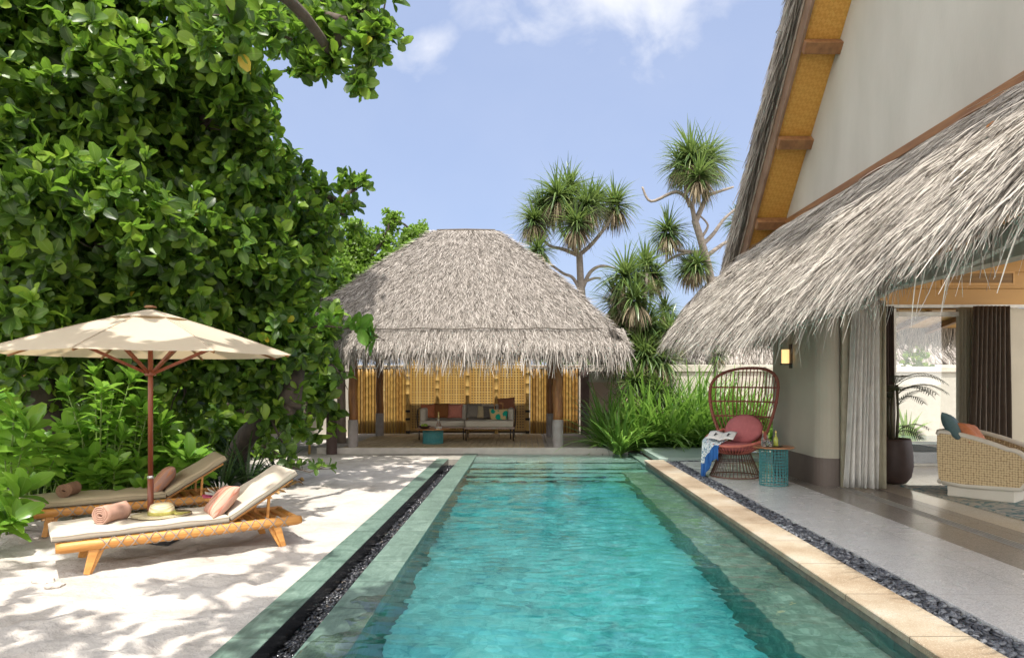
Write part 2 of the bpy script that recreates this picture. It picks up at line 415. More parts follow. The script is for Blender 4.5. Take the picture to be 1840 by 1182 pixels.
# left coping dips under the water near the camera: the pool spills over it
def strip(name, mat, x0, x1, ztop, y0=-4, y1=15.2, th=.25, n=60, bev=.004):
    mb = MB(); vs = []; fs = []
    for i in range(n+1):
        y = lerp(y0, y1, i/n); z0, z1 = (ztop(x0,y), ztop(x1,y))
        vs += [(x0,y,z0-th),(x0,y,z0),(x1,y,z1),(x1,y,z1-th)]
    for i in range(n):
        k = 4*i
        for a, b2 in ((0,1),(1,2),(2,3),(3,0)): fs.append((k+a, k+4+a, k+4+b2, k+b2))
    fs += [(3,2,1,0),(4*n,4*n+1,4*n+2,4*n+3)]
    mb.add(vs, fs); o = mb.build(name, mat, bevel=bev, seg=1); struct(o); return o
WZ = -.105
def lz(x, y): return -.088 - .034*max(0,min(1,(5.6-y)/1.8))*(.55+.9*(x-(-1.363))/.3)
strip('pool_edge_left', m_green, -1.363, PL, lz, y1=PF+.35)
strip('channel_kerb', m_green, -1.826, -1.59, lambda x,y: -.085, y1=13.9)
strip('pool_edge_far', m_green, PL+.001, 2.52, lambda x,y: -.088, y0=PF+.0, y1=PF+.14, n=1)
strip('pool_edge_corner', m_green, PR+.002, 2.52, lambda x,y: -.090, y0=12.93, y1=PF-.001, n=1)
ch = MB(); ch.bx(-1.59,-1.363,-4,14.2,-.42,-.27); ch.bx(-1.60,-1.588,-4,13.9,-.42,-.092)
o = ch.build('channel_bed', M('wet_black_stone',(.012,.013,.015),rough=.25)); struct(o)
ce = MB(); ce.bx(-1.826,-1.363,13.9,15.0,-.4,-.094); ce.bx(-3.2,-1.826,14.4,14.98,-.4,-.098)
struct(ce.build('path_slab', M('paving',(.34,.31,.27),(.26,.25,.22),rough=.8,scale=5)))
# right sandstone coping
m_coral, nt, b = new_mat('coral_stone_coping')
v = coords(nt)
big = noise(nt, v, 1.1, 6, .6); c = ramp(nt, [(.20,.14,.08),(.29,.22,.145),(.36,.30,.215),(.42,.37,.30)], big, pos=[.34,.46,.56,.68])
vo = nt.nodes.new('ShaderNodeTexVoronoi'); vo.inputs['Scale'].default_value = 95; nt.links.new(v, vo.inputs['Vector'])
sp2 = math_n(nt, 'MULTIPLY', math_n(nt, 'LESS_THAN', vo.outputs['Distance'], .28), .45)
c = mix(nt, c, (.62,.55,.43), sp2)
pit = noise(nt, v, 70, 3, .6); c = mix(nt, c, (.28,.20,.11), math_n(nt,'MULTIPLY', math_n(nt,'GREATER_THAN', pit, .60), .6))
br = nt.nodes.new('ShaderNodeTexBrick'); nt.links.new(coords(nt,(1,1,1),rot=(0,0,R(90))), br.inputs['Vector'])
br.inputs['Scale'].default_value = 1; br.inputs['Brick Width'].default_value = .8; br.inputs['Row Height'].default_value = 5; br.offset = 0; br.inputs['Mortar Size'].default_value = .006
br.inputs['Color1'].default_value = (1,1,1,1); br.inputs['Color2'].default_value = (.80,.80,.82,1); br.inputs['Mortar'].default_value = (.42,.40,.38,1)
c = mix(nt, c, br.outputs['Color'], 1.0, 'MULTIPLY')
nt.links.new(c, b.inputs['Base Color']); b.inputs['Roughness'].default_value = .75
bump(nt, b, pit, .35, .004)
strip('pool_edge_right', m_coral, PR-.02, 2.628, lambda x,y: 0.0, y0=-4, y1=12.92, th=.05, n=1, bev=.006)
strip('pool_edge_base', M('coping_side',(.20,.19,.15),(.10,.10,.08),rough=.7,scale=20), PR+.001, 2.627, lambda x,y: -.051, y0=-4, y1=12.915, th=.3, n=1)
# water body: closed, absorbing, with real ripples on its surface
mw, nt, b = new_mat('pool_water'); nt.nodes.remove(b); out = nt.nodes['Material Output']
gb = nt.nodes.new('ShaderNodeBsdfGlass'); gb.inputs['IOR'].default_value = 1.33; gb.inputs['Roughness'].default_value = 0
nt.links.new(gb.outputs[0], out.inputs[0])
va = nt.nodes.new('ShaderNodeVolumeAbsorption'); va.inputs[0].default_value = (.04,.80,.84,1); va.inputs[1].default_value = WABS
nt.links.new(va.outputs[0], out.inputs['Volume'])
def wave(x, y):
    z = np.zeros_like(x); r_ = np.random.default_rng(5)
    for lam, amp, n_ in ((1.5,.0060,5),(.7,.0048,8),(.33,.0036,14),(.16,.0019,20),(.09,.0007,20)):
        for i in range(n_):
            th = r_.normal(1.45,.75); k = 2*np.pi/(lam*r_.uniform(.75,1.3)); ph = r_.uniform(0,6.28)
            env = .6+.4*np.sin(x*r_.uniform(.5,1.5)+y*r_.uniform(.4,1.2)+r_.uniform(0,6))
            z += amp*WAMP*env*np.sin(k*(x*np.cos(th)+y*np.sin(th))+ph)/np.sqrt(n_)
    return z
wx = np.linspace(-1.350, PR+.015, 150); wy = np.concatenate([np.arange(-3.9,2.6,.12), np.arange(2.6,9,.018), np.arange(9,PF-.001,.03), [PF]])
WX, WY = np.meshgrid(wx, wy); edge_ = np.clip((WX+1.35)/.1,0,1)*np.clip((PR+.015-WX)/.05,0,1); WZZ = WZ+wave(WX,WY)*edge_
nx2, ny2 = len(wx), len(wy); idx2 = np.arange(nx2*ny2).reshape(ny2,nx2)
Qt = np.stack([idx2[:-1,:-1],idx2[:-1,1:],idx2[1:,1:],idx2[1:,:-1]],-1).reshape(-1,4)
Vt = np.stack([WX,WY,WZZ],-1).reshape(-1,3)
ring = np.concatenate([idx2[0,:], idx2[1:,-1], idx2[-1,-2::-1], idx2[-2:0:-1,0]])
low = Vt[ring].copy(); low[:,2] = -1.32; nb0 = len(Vt)
lowx = low[:,0] < PL-.03

Qs = np.array([[ring[(i+1)%len(ring)], ring[i], nb0+i, nb0+(i+1)%len(ring)] for i in range(len(ring))])
o = np_mesh('pool_water', np.concatenate([Vt,low]), np.concatenate([Qt,Qs]), mw, smooth=True); struct(o)
bmw = o.data
# close the bottom with one face
import bmesh
bm_ = bmesh.new(); bm_.from_mesh(bmw); bm_.verts.ensure_lookup_table(); bm_.faces.new([bm_.verts[nb0+i] for i in range(len(ring)-1,-1,-1)]).smooth = False; bm_.to_mesh(bmw); bm_.free()
o.cycles.is_caustics_caster = False; sun.data.cycles.is_caustics_light = False
for q in bpy.data.objects:
    if q.name.startswith(('pool_floor','pool_ledge','pool_steps','pool_wall','riser_line','pool_edge_left')): q.cycles.is_caustics_receiver = False
# ------------------------------------------------------------------ terrace
def terrazzo(name, base, spots, rough=.22, jw=1.2, dark=.6):
    m, nt, b = new_mat(name); v = coords(nt)
    c = ramp(nt, [tuple(x*.9 for x in base), base], noise(nt, v, 1.0, 5), pos=[.35,.65])
    vo = nt.nodes.new('ShaderNodeTexVoronoi'); vo.inputs['Scale'].default_value = 120; nt.links.new(v, vo.inputs['Vector'])
    hs = nt.nodes.new('ShaderNodeSeparateColor'); nt.links.new(vo.outputs['Color'], hs.inputs[0])
    c = mix(nt, c, ramp(nt, spots, hs.outputs[0], 'CONSTANT'), .38)
    br = nt.nodes.new('ShaderNodeTexBrick'); nt.links.new(v, br.inputs['Vector']); br.inputs['Scale'].default_value = 1; br.offset = 0
    br.inputs['Brick Width'].default_value = jw; br.inputs['Row Height'].default_value = jw; br.inputs['Mortar Size'].default_value = .0035
    br.inputs['Color1'].default_value = br.inputs['Color2'].default_value = (1,1,1,1); br.inputs['Mortar'].default_value = (dark,)*3+(1,)
    c = mix(nt, c, br.outputs['Color'], 1.0, 'MULTIPLY')
    nt.links.new(c, b.inputs['Base Color']); b.inputs['Roughness'].default_value = rough
    nt.links.new(math_n(nt,'ADD', math_n(nt,'MULTIPLY', noise(nt, v, 2, 3), .12), rough-.05), b.inputs['Roughness'])
    return m
tgrey = terrazzo('grey_terrazzo', (.74,.74,.73), [(.15,.15,.16),(.35,.35,.35),(.6,.6,.6),(.8,.8,.8)], .26)
tbrown = terrazzo('brown_terrazzo', (.34,.315,.285), [(.08,.07,.06),(.2,.18,.16),(.35,.32,.29)], .22)
tbeige = terrazzo('cream_terrazzo', (.64,.59,.49), [(.3,.26,.2),(.45,.40,.33),(.6,.56,.48)], .13)
def slab(name, x0, x1, y0, y1, z, mat):
    mb = MB(); mb.bx(x0,x1,y0,y1,z-.3,z); return struct(mb.build(name, mat))
slab('terrace', 2.885, 3.97, -4, 12.72, -.004, tgrey); slab('terrace_border', 3.9705, 4.44, -4, 12.72, -.004, tbrown)
slab('threshold', 4.58, 4.95, -4, 12.05, -.004, tbrown); slab('room_floor', 4.9505, 9.5, -4, 12.05, -.004, tbeige)
tr = MB(); tr.bx(4.44,4.58,-4,9.9,-.3,-.012)
for x in (4.445,4.49,4.535,4.573): tr.bx(x-.006,x+.006,-4,9.9,-.012,.001)
struct(tr.build('door_track', M('track_metal',(.55,.53,.49),rough=.35,metal=.4)))
pb = MB(); pb.bx(2.629,2.884,-4,12.92,-.3,-.055); pb.bx(2.8845,4.6,12.721,12.93,-.3,-.055)
struct(pb.build('pebble_bed', M('dark_bed',(.03,.032,.038))))
slab('garden_bed', 2.525, 9.5, 15.2, 15.41, -.11, m_sand); slab('court_ground', 4.2, 9.5, 12.93, 15.2, -.12, m_sand)
slab('garden_floor', 2.525, 4.2, 12.93, 15.2, -.12, m_sand); slab('lawn_slab', -1.83, 2.6, 15.145, 15.41, -.10, M('grey_paving',(.36,.34,.31),(.29,.28,.26),rough=.8,scale=4))
# stepping slab at the end of the terrace
bsl = MB(); bsl.bx(2.54,4.5,12.98,15.15,-.06,.035)
o = bsl.build('walkway', M('pale_green_slab',(.34,.42,.375),(.26,.345,.31),rough=.35,scale=3,stretch=(.3,2,1)), bevel=.008); struct(o)

# pebbles
th_, ph_ = 7, 4
def pebble_template():
    v = []; q = []
    for j in range(ph_+1):
        a = math.pi*(.06+.88*j/ph_)
        for i in range(th_):
            t = 2*math.pi*i/th_; v.append((math.sin(a)*math.cos(t), math.sin(a)*math.sin(t), math.cos(a)))
    for j in range(ph_):
        for i in range(th_): q.append((j*th_+i, (j+1)*th_+i, (j+1)*th_+(i+1)%th_, j*th_+(i+1)%th_))
    return np.array(v), np.array(q)
def euler_mats(rx, ry, rz):
    cx, sx, cy2, sy, cz, sz = np.cos(rx), np.sin(rx), np.cos(ry), np.sin(ry), np.cos(rz), np.sin(rz); z = np.zeros_like(cx); one = z+1
    A = np.stack([one,z,z,z,cx,-sx,z,sx,cx],-1).reshape(-1,3,3); B = np.stack([cy2,z,sy,z,one,z,-sy,z,cy2],-1).reshape(-1,3,3); Cc = np.stack([cz,-sz,z,sz,cz,z,z,z,one],-1).reshape(-1,3,3)
    return Cc @ B @ A
def pebbles(name, areas, dens, z0, mat, s0, label):
    locs = []
    for x0, x1, y0, y1 in areas:
        n = int((x1-x0)*(y1-y0)*dens); locs.append(np.stack([rng.uniform(x0,x1,n), rng.uniform(y0,y1,n), z0+rng.uniform(0,.03,n)],-1))
    L = np.concatenate(locs); n = len(L); tv, tq = pebble_template()
    E = euler_mats(rng.normal(0,.35,n), rng.normal(0,.35,n), rng.uniform(0,6.28,n))
    S = np.stack([rng.uniform(.7,1.3,n), rng.uniform(.5,.85,n), rng.uniform(.28,.5,n)],-1)*s0
    V, Q = instances(tv, tq, E*S[:,None,:], L)
    o = np_mesh(name, V, Q, mat, smooth=True); struct(o, 'stuff', label, 'pebbles'); return o
pebbles('pebbles', [(2.65,2.865,2.2,12.9),(2.90,4.2,12.74,12.91)], 1500, -.042, M_island('grey_pebble', [(.03,.033,.04),(.07,.075,.09),(.14,.15,.17),(.26,.27,.29)], .42, pos=[0,.45,.8,1]), .030, 'dark grey flat pebbles filling the strip between pool coping and terrace')
pebbles('pebbles', [(-1.575,-1.375,2.6,14.0)], 2200, -.245, M_island('wet_black_pebble', [(.006,.006,.008),(.02,.022,.026),(.05,.05,.055),(.10,.08,.06)], .14, pos=[0,.5,.93,1]), .026, 'wet black pebbles filling the drainage channel beside the pool')
# ------------------------------------------------------------------ thatch
THC = [(.035,.028,.022),(.15,.13,.11),(.30,.268,.238),(.41,.37,.335),(.56,.51,.465)]
m_thatch = M_island('thatch', THC, .85, pos=[0,.18,.45,.8,1], spec=.2)
m_thatch_pale = M_island('pale_thatch',[(.06,.05,.04),(.24,.21,.18),(.43,.39,.34),(.55,.50,.44),(.70,.65,.57)],.85,pos=[0,.16,.42,.75,1],spec=.2)
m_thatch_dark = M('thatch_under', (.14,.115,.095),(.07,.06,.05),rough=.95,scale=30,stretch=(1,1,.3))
def sample(surf, n, vpow=1.0):
    m = int(n*2.2); u = rng.uniform(0,1,m); v = rng.uniform(0,1,m)**vpow; e = 1e-3
    p = surf(u,v); pu = (surf(u+e,v)-surf(u-e,v))/(2*e); pv = (surf(u,v+e)-surf(u,v-e))/(2*e)
    nn = np.cross(pu,pv); a = np.linalg.norm(nn,axis=1); k = rng.uniform(0,1,m) < a/np.percentile(a,98)
    p, pv, nn = p[k][:n], norm(pv[k][:n]), norm(nn[k][:n]); s = np.sign(nn[:,2:3]); s[s==0]=1
    return p, pv, nn*s
def thatch_cover(surf, n, L=(.25,.5), W=.02, side=.28, lift=(.02,.14), bend=.25, segs=2, vpow=1.0, twist=.6):
    p, d, nn = sample(surf, n, vpow); n = len(p)
    sd = np.cross(d, nn); D = norm(d + sd*rng.normal(0,side,(n,1)) + nn*rng.uniform(lift[0],lift[1],(n,1)))
    l = rng.uniform(L[0],L[1],n)
    return ribbons(p + nn*.005, D, nn, l, W*rng.uniform(.6,1.5,n), bend*rng.uniform(.3,1.5,n), segs, .3, twist, .05)
def fringe(line, outd, n, L=(.3,.6), W=.02, back=.25, out=.5, bend=.5, segs=3, rise=.25):
    """line(t)->(n,3) eave line, outd(t)->(n,3) unit outward; strands hang over it"""
    t = rng.uniform(0,1,n); p = line(t); o = outd(t); k = rng.uniform(0,1,(n,1))
    p = p - o*back*k + np.array([0,0,1.])*rise*k*rng.uniform(.8,1.1,(n,1))
    D = norm(o*out*rng.uniform(.1,1.2,(n,1)) + np.array([0,0,-1.]) + rng.normal(0,.16,(n,3)))
    nn = norm(o + np.array([0,0,.3]))
    clump = .75+.35*np.sin(t*190+np.sin(t*41)*2)*.6
    return ribbons(p, D, nn, rng.uniform(L[0],L[1],n)*clump, W*rng.uniform(.6,1.4,n), bend*rng.uniform(.2,1.3,n), segs, .3, .6, .09)
def hip_roof(x0,x1,y0,y1,ze,rx0,rx1,ry,zr,bulge=.12):
    """four surface functions (u along the eave, v ridge -> eave)"""
    c = {'a':(x0,y0,ze),'b':(x1,y0,ze),'c':(x1,y1,ze),'d':(x0,y1,ze),'r':(rx0,ry,zr),'s':(rx1,ry,zr)}
    c = {k: np.array(v,float) for k,v in c.items()}
    def mk(e0,e1,t0,t1):
        e0,e1,t0,t1 = c[e0],c[e1],c[t0],c[t1]
        def f(u,v):
            u = np.asarray(u)[...,None]; v = np.asarray(v)[...,None]
            p = (t0*(1-u)+t1*u)*(1-v)+(e0*(1-u)+e1*u)*v
            return p + np.array([0,0,1.])*(np.sin(np.pi*np.clip(v,0,1))*bulge - .10*np.clip(v,0,1.01)**8)
        return f
    return [mk('a','b','r','s'), mk('b','c','s','s'), mk('c','d','s','r'), mk('d','a','r','r')]
def surf_mesh(mb, f, nu=24, nv=14, off=-.02, vmax=1.0):
    g = lambda u,v: Vector(f(np.array(u),np.array(v*vmax)))+Vector((0,0,off)); mb.grid(g, nu, nv)

# ------------------------------------------------------------------ pavilion
m_post = M('dark_timber',(.36,.155,.045),(.17,.065,.022),rough=.55,scale=3,stretch=(6,6,.6),bmp=.3)
m_conc = M('concrete_sleeve',(.34,.30,.285),(.27,.235,.22),rough=.85,scale=6)
m_beam = M('beam_timber',(.20,.12,.065),(.12,.07,.04),rough=.8)
pav = thing('thatched_pavilion','open pavilion with grey thatched hip roof at the far end of the pool','pavilion',(-1.57,15.0,-.1))
roofs = hip_roof(-5.05,2.08,14.05,18.35,2.36,-2.2,-.76,16.8,5.24,.13)
mb = MB()
for f_ in roofs: surf_mesh(mb, f_)
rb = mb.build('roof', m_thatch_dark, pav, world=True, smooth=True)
mb = MB()
und = [Vector((-4.9,14.2,2.27)),Vector((1.93,14.2,2.27)),Vector((1.93,18.25,2.27)),Vector((-4.9,18.25,2.27)),Vector((-2.2,16.8,5.0)),Vector((-.76,16.8,5.0))]
mb.add(und,[(0,1,5,4),(1,2,5),(2,3,4,5),(3,0,4)]); mb.build('ceiling', m_beam, rb)
rb.children[0].matrix_parent_inverse = Matrix.Translation((1.57,-15.0,.1))
cov = []
for f_, n_ in zip(roofs, (84000,24000,5000,22000)):
    cov.append(thatch_cover(f_, n_, (.14,.36), .0125, .45, (.01,.24), .15, 2))
def rline(a,b):
    a,b = np.array(a,float),np.array(b,float); return lambda t: a+(b-a)*t[:,None]
def const(d): d = np.array(d,float); return lambda t: np.tile(d,(len(t),1))
ez = 2.36-.03
cov.append(fringe(rline((-5.05,14.05,ez),(2.08,14.05,ez)), const((0,-1,0)), 15000, (.26,.60), .014, .35, .60, .35, rise=.30))
cov.append(fringe(rline((-5.05,14.02,ez-.02),(2.08,14.02,ez-.02)), const((0,-1,0)), 3200, (.45,.88), .019, .1, .35, .4, rise=.1))
cov.append(fringe(rline((2.08,14.05,ez),(2.08,18.35,ez)), const((1,0,0)), 8000, (.28,.55), .014, .35, .5, .35, rise=.32))
cov.append(fringe(rline((-5.05,14.05,ez),(-5.05,18.35,ez)), const((-1,0,0)), 4000, (.28,.55), .019, .35, .5, .35, rise=.32))
cov.append(fringe(rline((-5.05,18.3,ez+.1),(2.08,18.3,ez+.1)), const((0,1,0)), 2500, (.10,.22), .02, .35, .3, .3, rise=.32))
V, Q = cat(cov); np_mesh('thatch', V, Q, m_thatch, pav)
# tied ridge and binding line of the fringe course
mb = MB(); mb.tube([(-2.2,16.8,5.225),(-1.5,16.8,5.235),(-.76,16.8,5.225)], [.035,.04,.035], 10); mb.build('ridge_roll', m_thatch_dark, pav, world=True, smooth=True)
def roofpt(x):  # front slope height at the binding line
    return (x, 14.19+.008*math.sin(9*x), 2.60+.012*math.sin(5*x))
mb = MB(); mb.tube([roofpt(lerp(-4.6,1.6,i/60)) for i in range(61)], .012, 5); mb.build('binding_cord', m_thatch_dark, pav, world=True)
posts = [(-3.85,15.12,.10),(.71,15.12,.112),(-3.92,18.2,.10),(.66,18.2,.105)]
for x, y, r_ in posts:
    mb = MB(); n_=12; mb.tube([(x+.012*math.sin(i*1.7), y+.01*math.cos(i*2.1), lerp(.55,2.45,i/8)) for i in range(9)], [r_*(1-.01*i) for i in range(9)], 18)
    o = mb.build('post', m_post, pav, world=True, smooth=True)
    s = MB(); s.lathe([(r_+.010,-.0),(r_+.010,.60),(r_+.004,.612),(r_-.01,.614)], (x-pav.location.x,y-pav.location.y,.035-pav.location.z), 24)
    s.build('post_sleeve', m_conc, o, smooth=False)
mb = MB()
for y in (15.12,18.3): mb.bx(-4.6,1.5,y-.08,y+.08,2.20,2.36)
for x in (-3.88,.70): mb.bx(x-.08,x+.08,14.4,18.3,2.05,2.199)
mb.build('ring_beam', m_beam, pav, world=True)
m_deck = M('weathered_deck',(.56,.45,.28),(.42,.33,.20),rough=.7,scale=5,stretch=(5,.4,1),bmp=.3)
mb = MB(); xx = -4.05
while xx < .42:
    mb.bx(xx,xx+.128,15.02+rng.uniform(-.0,.01),19.0,.012,.042); xx += .14
mb.build('deck', m_deck, pav, world=True)
mb = MB(); mb.bx(-4.62,2.25,14.98,15.13,-.30,.036); mb.bx(-4.62,-4.07,15.131,19.2,-.3,.034); mb.bx(.50,2.25,15.131,19.2,-.3,.034); mb.bx(-4.07,.50,15.131,19.2,-.3,.0)
mb.build('plinth', M('plinth_concrete',(.52,.48,.44),(.42,.385,.35),rough=.85,scale=4), pav, world=True, bevel=.006, seg=1)

# boundary wall behind, with a cap
m_wall = M('pale_render',(.60,.55,.47),(.53,.485,.41),rough=.9,scale=3,bscale=60)
m_pink = M('pink_render',(.60,.43,.35),(.52,.37,.30),rough=.9,scale=2,bscale=60)
def wall(name,label,x0,x1,y,zt,mat,th=.22,zb=-.3,cap=.12,y1=None):
    t = thing(name,label,'wall',((x0+x1)/2,y,-.1)); a = MB(); a.bx(x0,x1,y,y+th,zb,zt-cap); a.build('wall_face',mat,t,world=True,bevel=.01,seg=1)
    c_ = MB(); c_.bx(x0-.04,x1+.04,y-.05,y+th+.05,zt-cap+.001,zt); c_.build('wall_cap',m_wall,t,world=True,bevel=.012); return t
wall('garden_wall','long cream rendered garden wall with a flat cap behind the pavilion and the lily plants',-9,16,19.75,1.98,m_wall,cap=.2)
wall('pink_wall','sunlit pink rendered wall beside the right end of the bamboo fence',1.74,3.3,18.65,1.74,m_pink,cap=.26)
mb = MB(); mb.bx(1.51,1.73,18.60,18.82,-.1,1.95); o = mb.build('fence_pillar', M('plum_render',(.20,.13,.12),(.15,.10,.09),rough=.9), bevel=.01); tag(o,'slim plum brown pillar between the bamboo fence and the pink wall','pillar')
# bamboo
BC = [(.34,.17,.035),(.52,.30,.07),(.60,.38,.11),(.44,.23,.05),(.66,.46,.19)]
m_bam = M_island('split_bamboo', BC, .45, pos=[0,.3,.6,.85,1], nscale=3)
m_lat = M_island('bamboo_strip', [(.44,.23,.05),(.66,.40,.10),(.55,.31,.07),(.74,.50,.17)], .5, nscale=2)
m_backing = M('fence_backing',(.13,.085,.035),(.07,.045,.02))
def bamboo_fence(x0, x1, zt, y, label):
    t = thing('bamboo_fence',label,'fence',((x0+x1)/2,y,.04)); mb = MB(); x = x0
    while x < x1-.03:
        r_ = random.uniform(.028,.040); k = []
        zz = .05; rad = []
        zs = [.03]
        while zs[-1] < zt-.28: zs.append(zs[-1]+random.uniform(.2,.32))
        zs.append(zt+random.uniform(-.015,.01)); pts = []; rr = []
        for i,z in enumerate(zs):
            if 0 < i < len(zs)-1: pts += [(x+r_,y,z-.012),(x+r_,y,z),(x+r_,y,z+.012)]; rr += [r_,r_*1.05,r_]
            else: pts.append((x+r_+random.uniform(-.006,.006),y,z)); rr.append(r_)
        mb.tube(pts, rr, 8); x += 2*r_+random.uniform(.004,.016)
    mb.build('poles', m_bam, t, world=True, smooth=True)
    mb = MB(); mb.bx(x0,x1,y+.07,y+.09,.03,zt-.02); mb.build('backing', m_backing, t, world=True)
    mb = MB(); mb.bx(x0-.02,x1+.02,y-.05,y+.06,zt+.012,zt+.05); mb.build('top_rail', M('rail_timber',(.40,.24,.09)), t, world=True, bevel=.006)
    return t
bamboo_fence(-4.80,-3.32,1.88,19.12,'bamboo pole fence in dappled light at the left end of the pavilion')
bamboo_fence(.12,1.50,1.88,19.12,'bamboo pole fence with knotty poles right of the lattice screens')
# lattice screens with bamboo posts
def lattice(x0,x1,y,z0,z1,label):
    t = thing('lattice_screen',label,'screen',((x0+x1)/2,y,.04),group='woven bamboo lattice screens behind the sofa'); mb = MB()
    s = .074; nx_ = int((x1-x0-.08)/s); nz_ = int((z1-z0)/s)
    for i in range(nx_+1):
        x = lerp(x0+.05,x1-.05,i/nx_)
        for dy in (0,): mb.bx(x-.020,x+.020,y-.004,y,z0,z1)
    for j in range(nz_+1):
        z = lerp(z0+.03,z1-.03,j/nz_)+random.uniform(-.003,.003); mb.bx(x0+.02,x1-.02,y+.0015,y+.006,z-.018,z+.018)
    mb.build('lattice', m_lat, t, world=True)
    bk_ = MB(); bk_.bx(x0,x1,y+.055,y+.07,.05,1.86); bk_.build('backing', m_backing, t, world=True)  # dark sheet added behind the lattice so its holes read dark
    fr_ = MB()
    for x in (x0+.01,x1-.01): fr_.bx(x-.022,x+.022,y-.02,y+.02,z0-.02,z1)
    fr_.bx(x0+.033,x1-.033,y-.018,y+.018,z0-.04,z0-.001)
    fr_.build('frame', M('screen_frame',(.50,.30,.09),(.36,.20,.06)), t, world=True, bevel=.005)
    return t
XS = [XA(p_,18.9) for p_ in (733,786,840,892,948)]
names = ['leftmost woven bamboo screen of four, behind the left arm of the sofa','second woven bamboo screen from the left, behind the rust cushions','third woven bamboo screen from the left, behind the right sofa seat','rightmost woven bamboo screen of four, behind the tote bag']
for i in range(4): lattice(XS[i]+.04,XS[i+1]-.04,18.92,.16,2.25,names[i])
m_pole = M('bamboo_pole',(.56,.37,.12),(.42,.25,.07),rough=.4,scale=4,stretch=(1,1,.4))
m_blk = M('black_binding',(.015,.014,.014),rough=.7)
plabels = ['leftmost bamboo support pole with black rope bindings, beside the left sofa arm','bamboo support pole between the first and second lattice screens','bamboo support pole in the middle of the four lattice screens','bamboo support pole between the third and fourth lattice screens','rightmost bamboo support pole with black rope bindings, beside the right fence']
for i, x in enumerate(XS):
    t = thing('bamboo_pole',plabels[i],'pole',(x,18.88,.04),group='thick bamboo poles holding the lattice screens'); mb = MB()
    z = 0; pts = []; rr = []
    while z < 2.3: pts += [(0,0,z),(0,0,z+.012),(0,0,z+.024)]; rr += [.05,.057,.05]; z += random.uniform(.22,.3)
    mb.tube(pts+[(0,0,2.35)], rr+[.05], 12); mb.build('pole', m_pole, t, smooth=True)
    if i in (0,4):
        for z in (.38,.60):
            b_ = MB(); b_.lathe([(.052,0),(.064,.004),(.064,.06),(.052,.065)],(0,0,z),16); b_.build('binding', m_blk, t)
        f_ = MB(); f_.lathe([(.055,0),(.055,.09)],(0,0,0),16); f_.build('foot', m_blk, t)

# ------------------------------------------------------------------ sofa
m_taupe = M('taupe_fabric',(.54,.475,.39),(.47,.41,.335),rough=.95,scale=60,bmp=.25,bscale=260)
m_dframe = M('dark_metal',(.035,.022,.018),rough=.45)
sofa = thing('outdoor_sofa','long low taupe two module sofa with thin dark legs on the pavilion deck','sofa',(-1.5,17.2,.042))
SX0, SX1, SXm = XA(752,17.0), XA(925,17.0), XA(835,16.8)
mb = MB(); mb.bx(SX0,SXm-.01,16.95,17.75,.33,.37); mb.bx(SXm+.01,SX1,16.58,17.75,.335,.375)
mb.build('base_frame', M('pink_beige_frame',(.45,.33,.27),rough=.6), sofa, world=True, bevel=.008)
for x,y in ((SX0+.02,16.98),(SXm-.05,16.98),(SXm+.05,16.62),(SX1-.03,16.62),(SX0+.02,17.7),(SX1-.03,17.7),(SXm,17.7),(SXm+1.15-.02,17.1)):
    mb = MB(); mb.tube([(x,y,.043),(x,y,.34)], .016, 8); mb.build('leg', m_dframe, sofa, world=True, smooth=True)
mb = MB(); mb.bx(SX0+.03,SXm-.015,16.93,17.6,.372,.52); mb.build('seat_cushion', m_taupe, sofa, world=True, bevel=.045, seg=4, smooth=True)
mb = MB(); mb.bx(SXm+.015,SX1-.03,16.55,17.6,.377,.545); mb.build('seat_cushion', m_taupe, sofa, world=True, bevel=.045, seg=4, smooth=True)
for a,b2 in ((SX0+.18,SXm-.02),(SXm+.02,SX1-.17)):
    mb = MB(); mb.box(((a+b2)/2,17.66,.70),(b2-a,.17,.42),(R(-9),0,0)); mb.build('back_cushion', m_taupe, sofa, world=True, bevel=.06, seg=4, smooth=True)
for x in (SX0+.11,SX1-.10):
    mb = MB(); mb.box((x,17.3,.66),(.15,.72,.34)); mb.build('arm_cushion', m_taupe, sofa, world=True, bevel=.06, seg=4, smooth=True)
for s_,x in ((-1,SX0),(1,SX1)):
    mb = MB(); mb.tube([(x,16.9,.35),(x+.02*s_,16.9,.62),(x+.02*s_,16.98,.78),(x+.02*s_,17.3,.82),(x+.02*s_,17.78,.84),(x,17.78,.35)], .016, 8); mb.build('arm_frame', m_dframe, sofa, world=True, smooth=True)
mb = MB(); mb.tube([(SX0,17.79,.84),(SX1,17.79,.84)], .014, 8); mb.build('back_rail', m_dframe, sofa, world=True, smooth=True)
def cushion(px, y, z, w_, h_, colr, label, rz=0, lean=-18, t_=.16, c2=None, rough=.95, roll=0):
    m_ = colr if not isinstance(colr, tuple) else M('cushion_fabric', colr, c2, rough=rough, scale=40, bmp=.2, bscale=300)
    o = MB().pillow((0,0,0), w_, h_, t_, Euler((R(90+lean),R(roll),R(rz))).to_matrix()).build('cushion', m_, None, smooth=True, weld=True)
    o.location = (XA(px,y), y, z); tag(o, label, 'cushion'); return o
cushion(769,17.42,.735,.37,.37,(.50,.16,.075),'rust orange cushion at the left end of the sofa, left of the brown one',8)
cushion(793,17.46,.745,.40,.40,(.28,.10,.03),'dark brown cushion between the rust and the coral cushions on the sofa')
cushion(818,17.42,.735,.38,.38,(.58,.21,.15),'coral pink cushion nearest the middle of the sofa',-4)
cushion(852,17.50,.74,.40,.40,(.27,.235,.19),'plain taupe cushion on the right sofa seat, left of the cream one')
cushion(868,17.38,.715,.30,.34,(.58,.45,.27),'cream yellow cushion leaning beside the dark grey one',-12)
cushion(880,17.30,.71,.34,.34,(.17,.145,.12),'dark grey brown cushion half hidden behind the green tote bag',10)
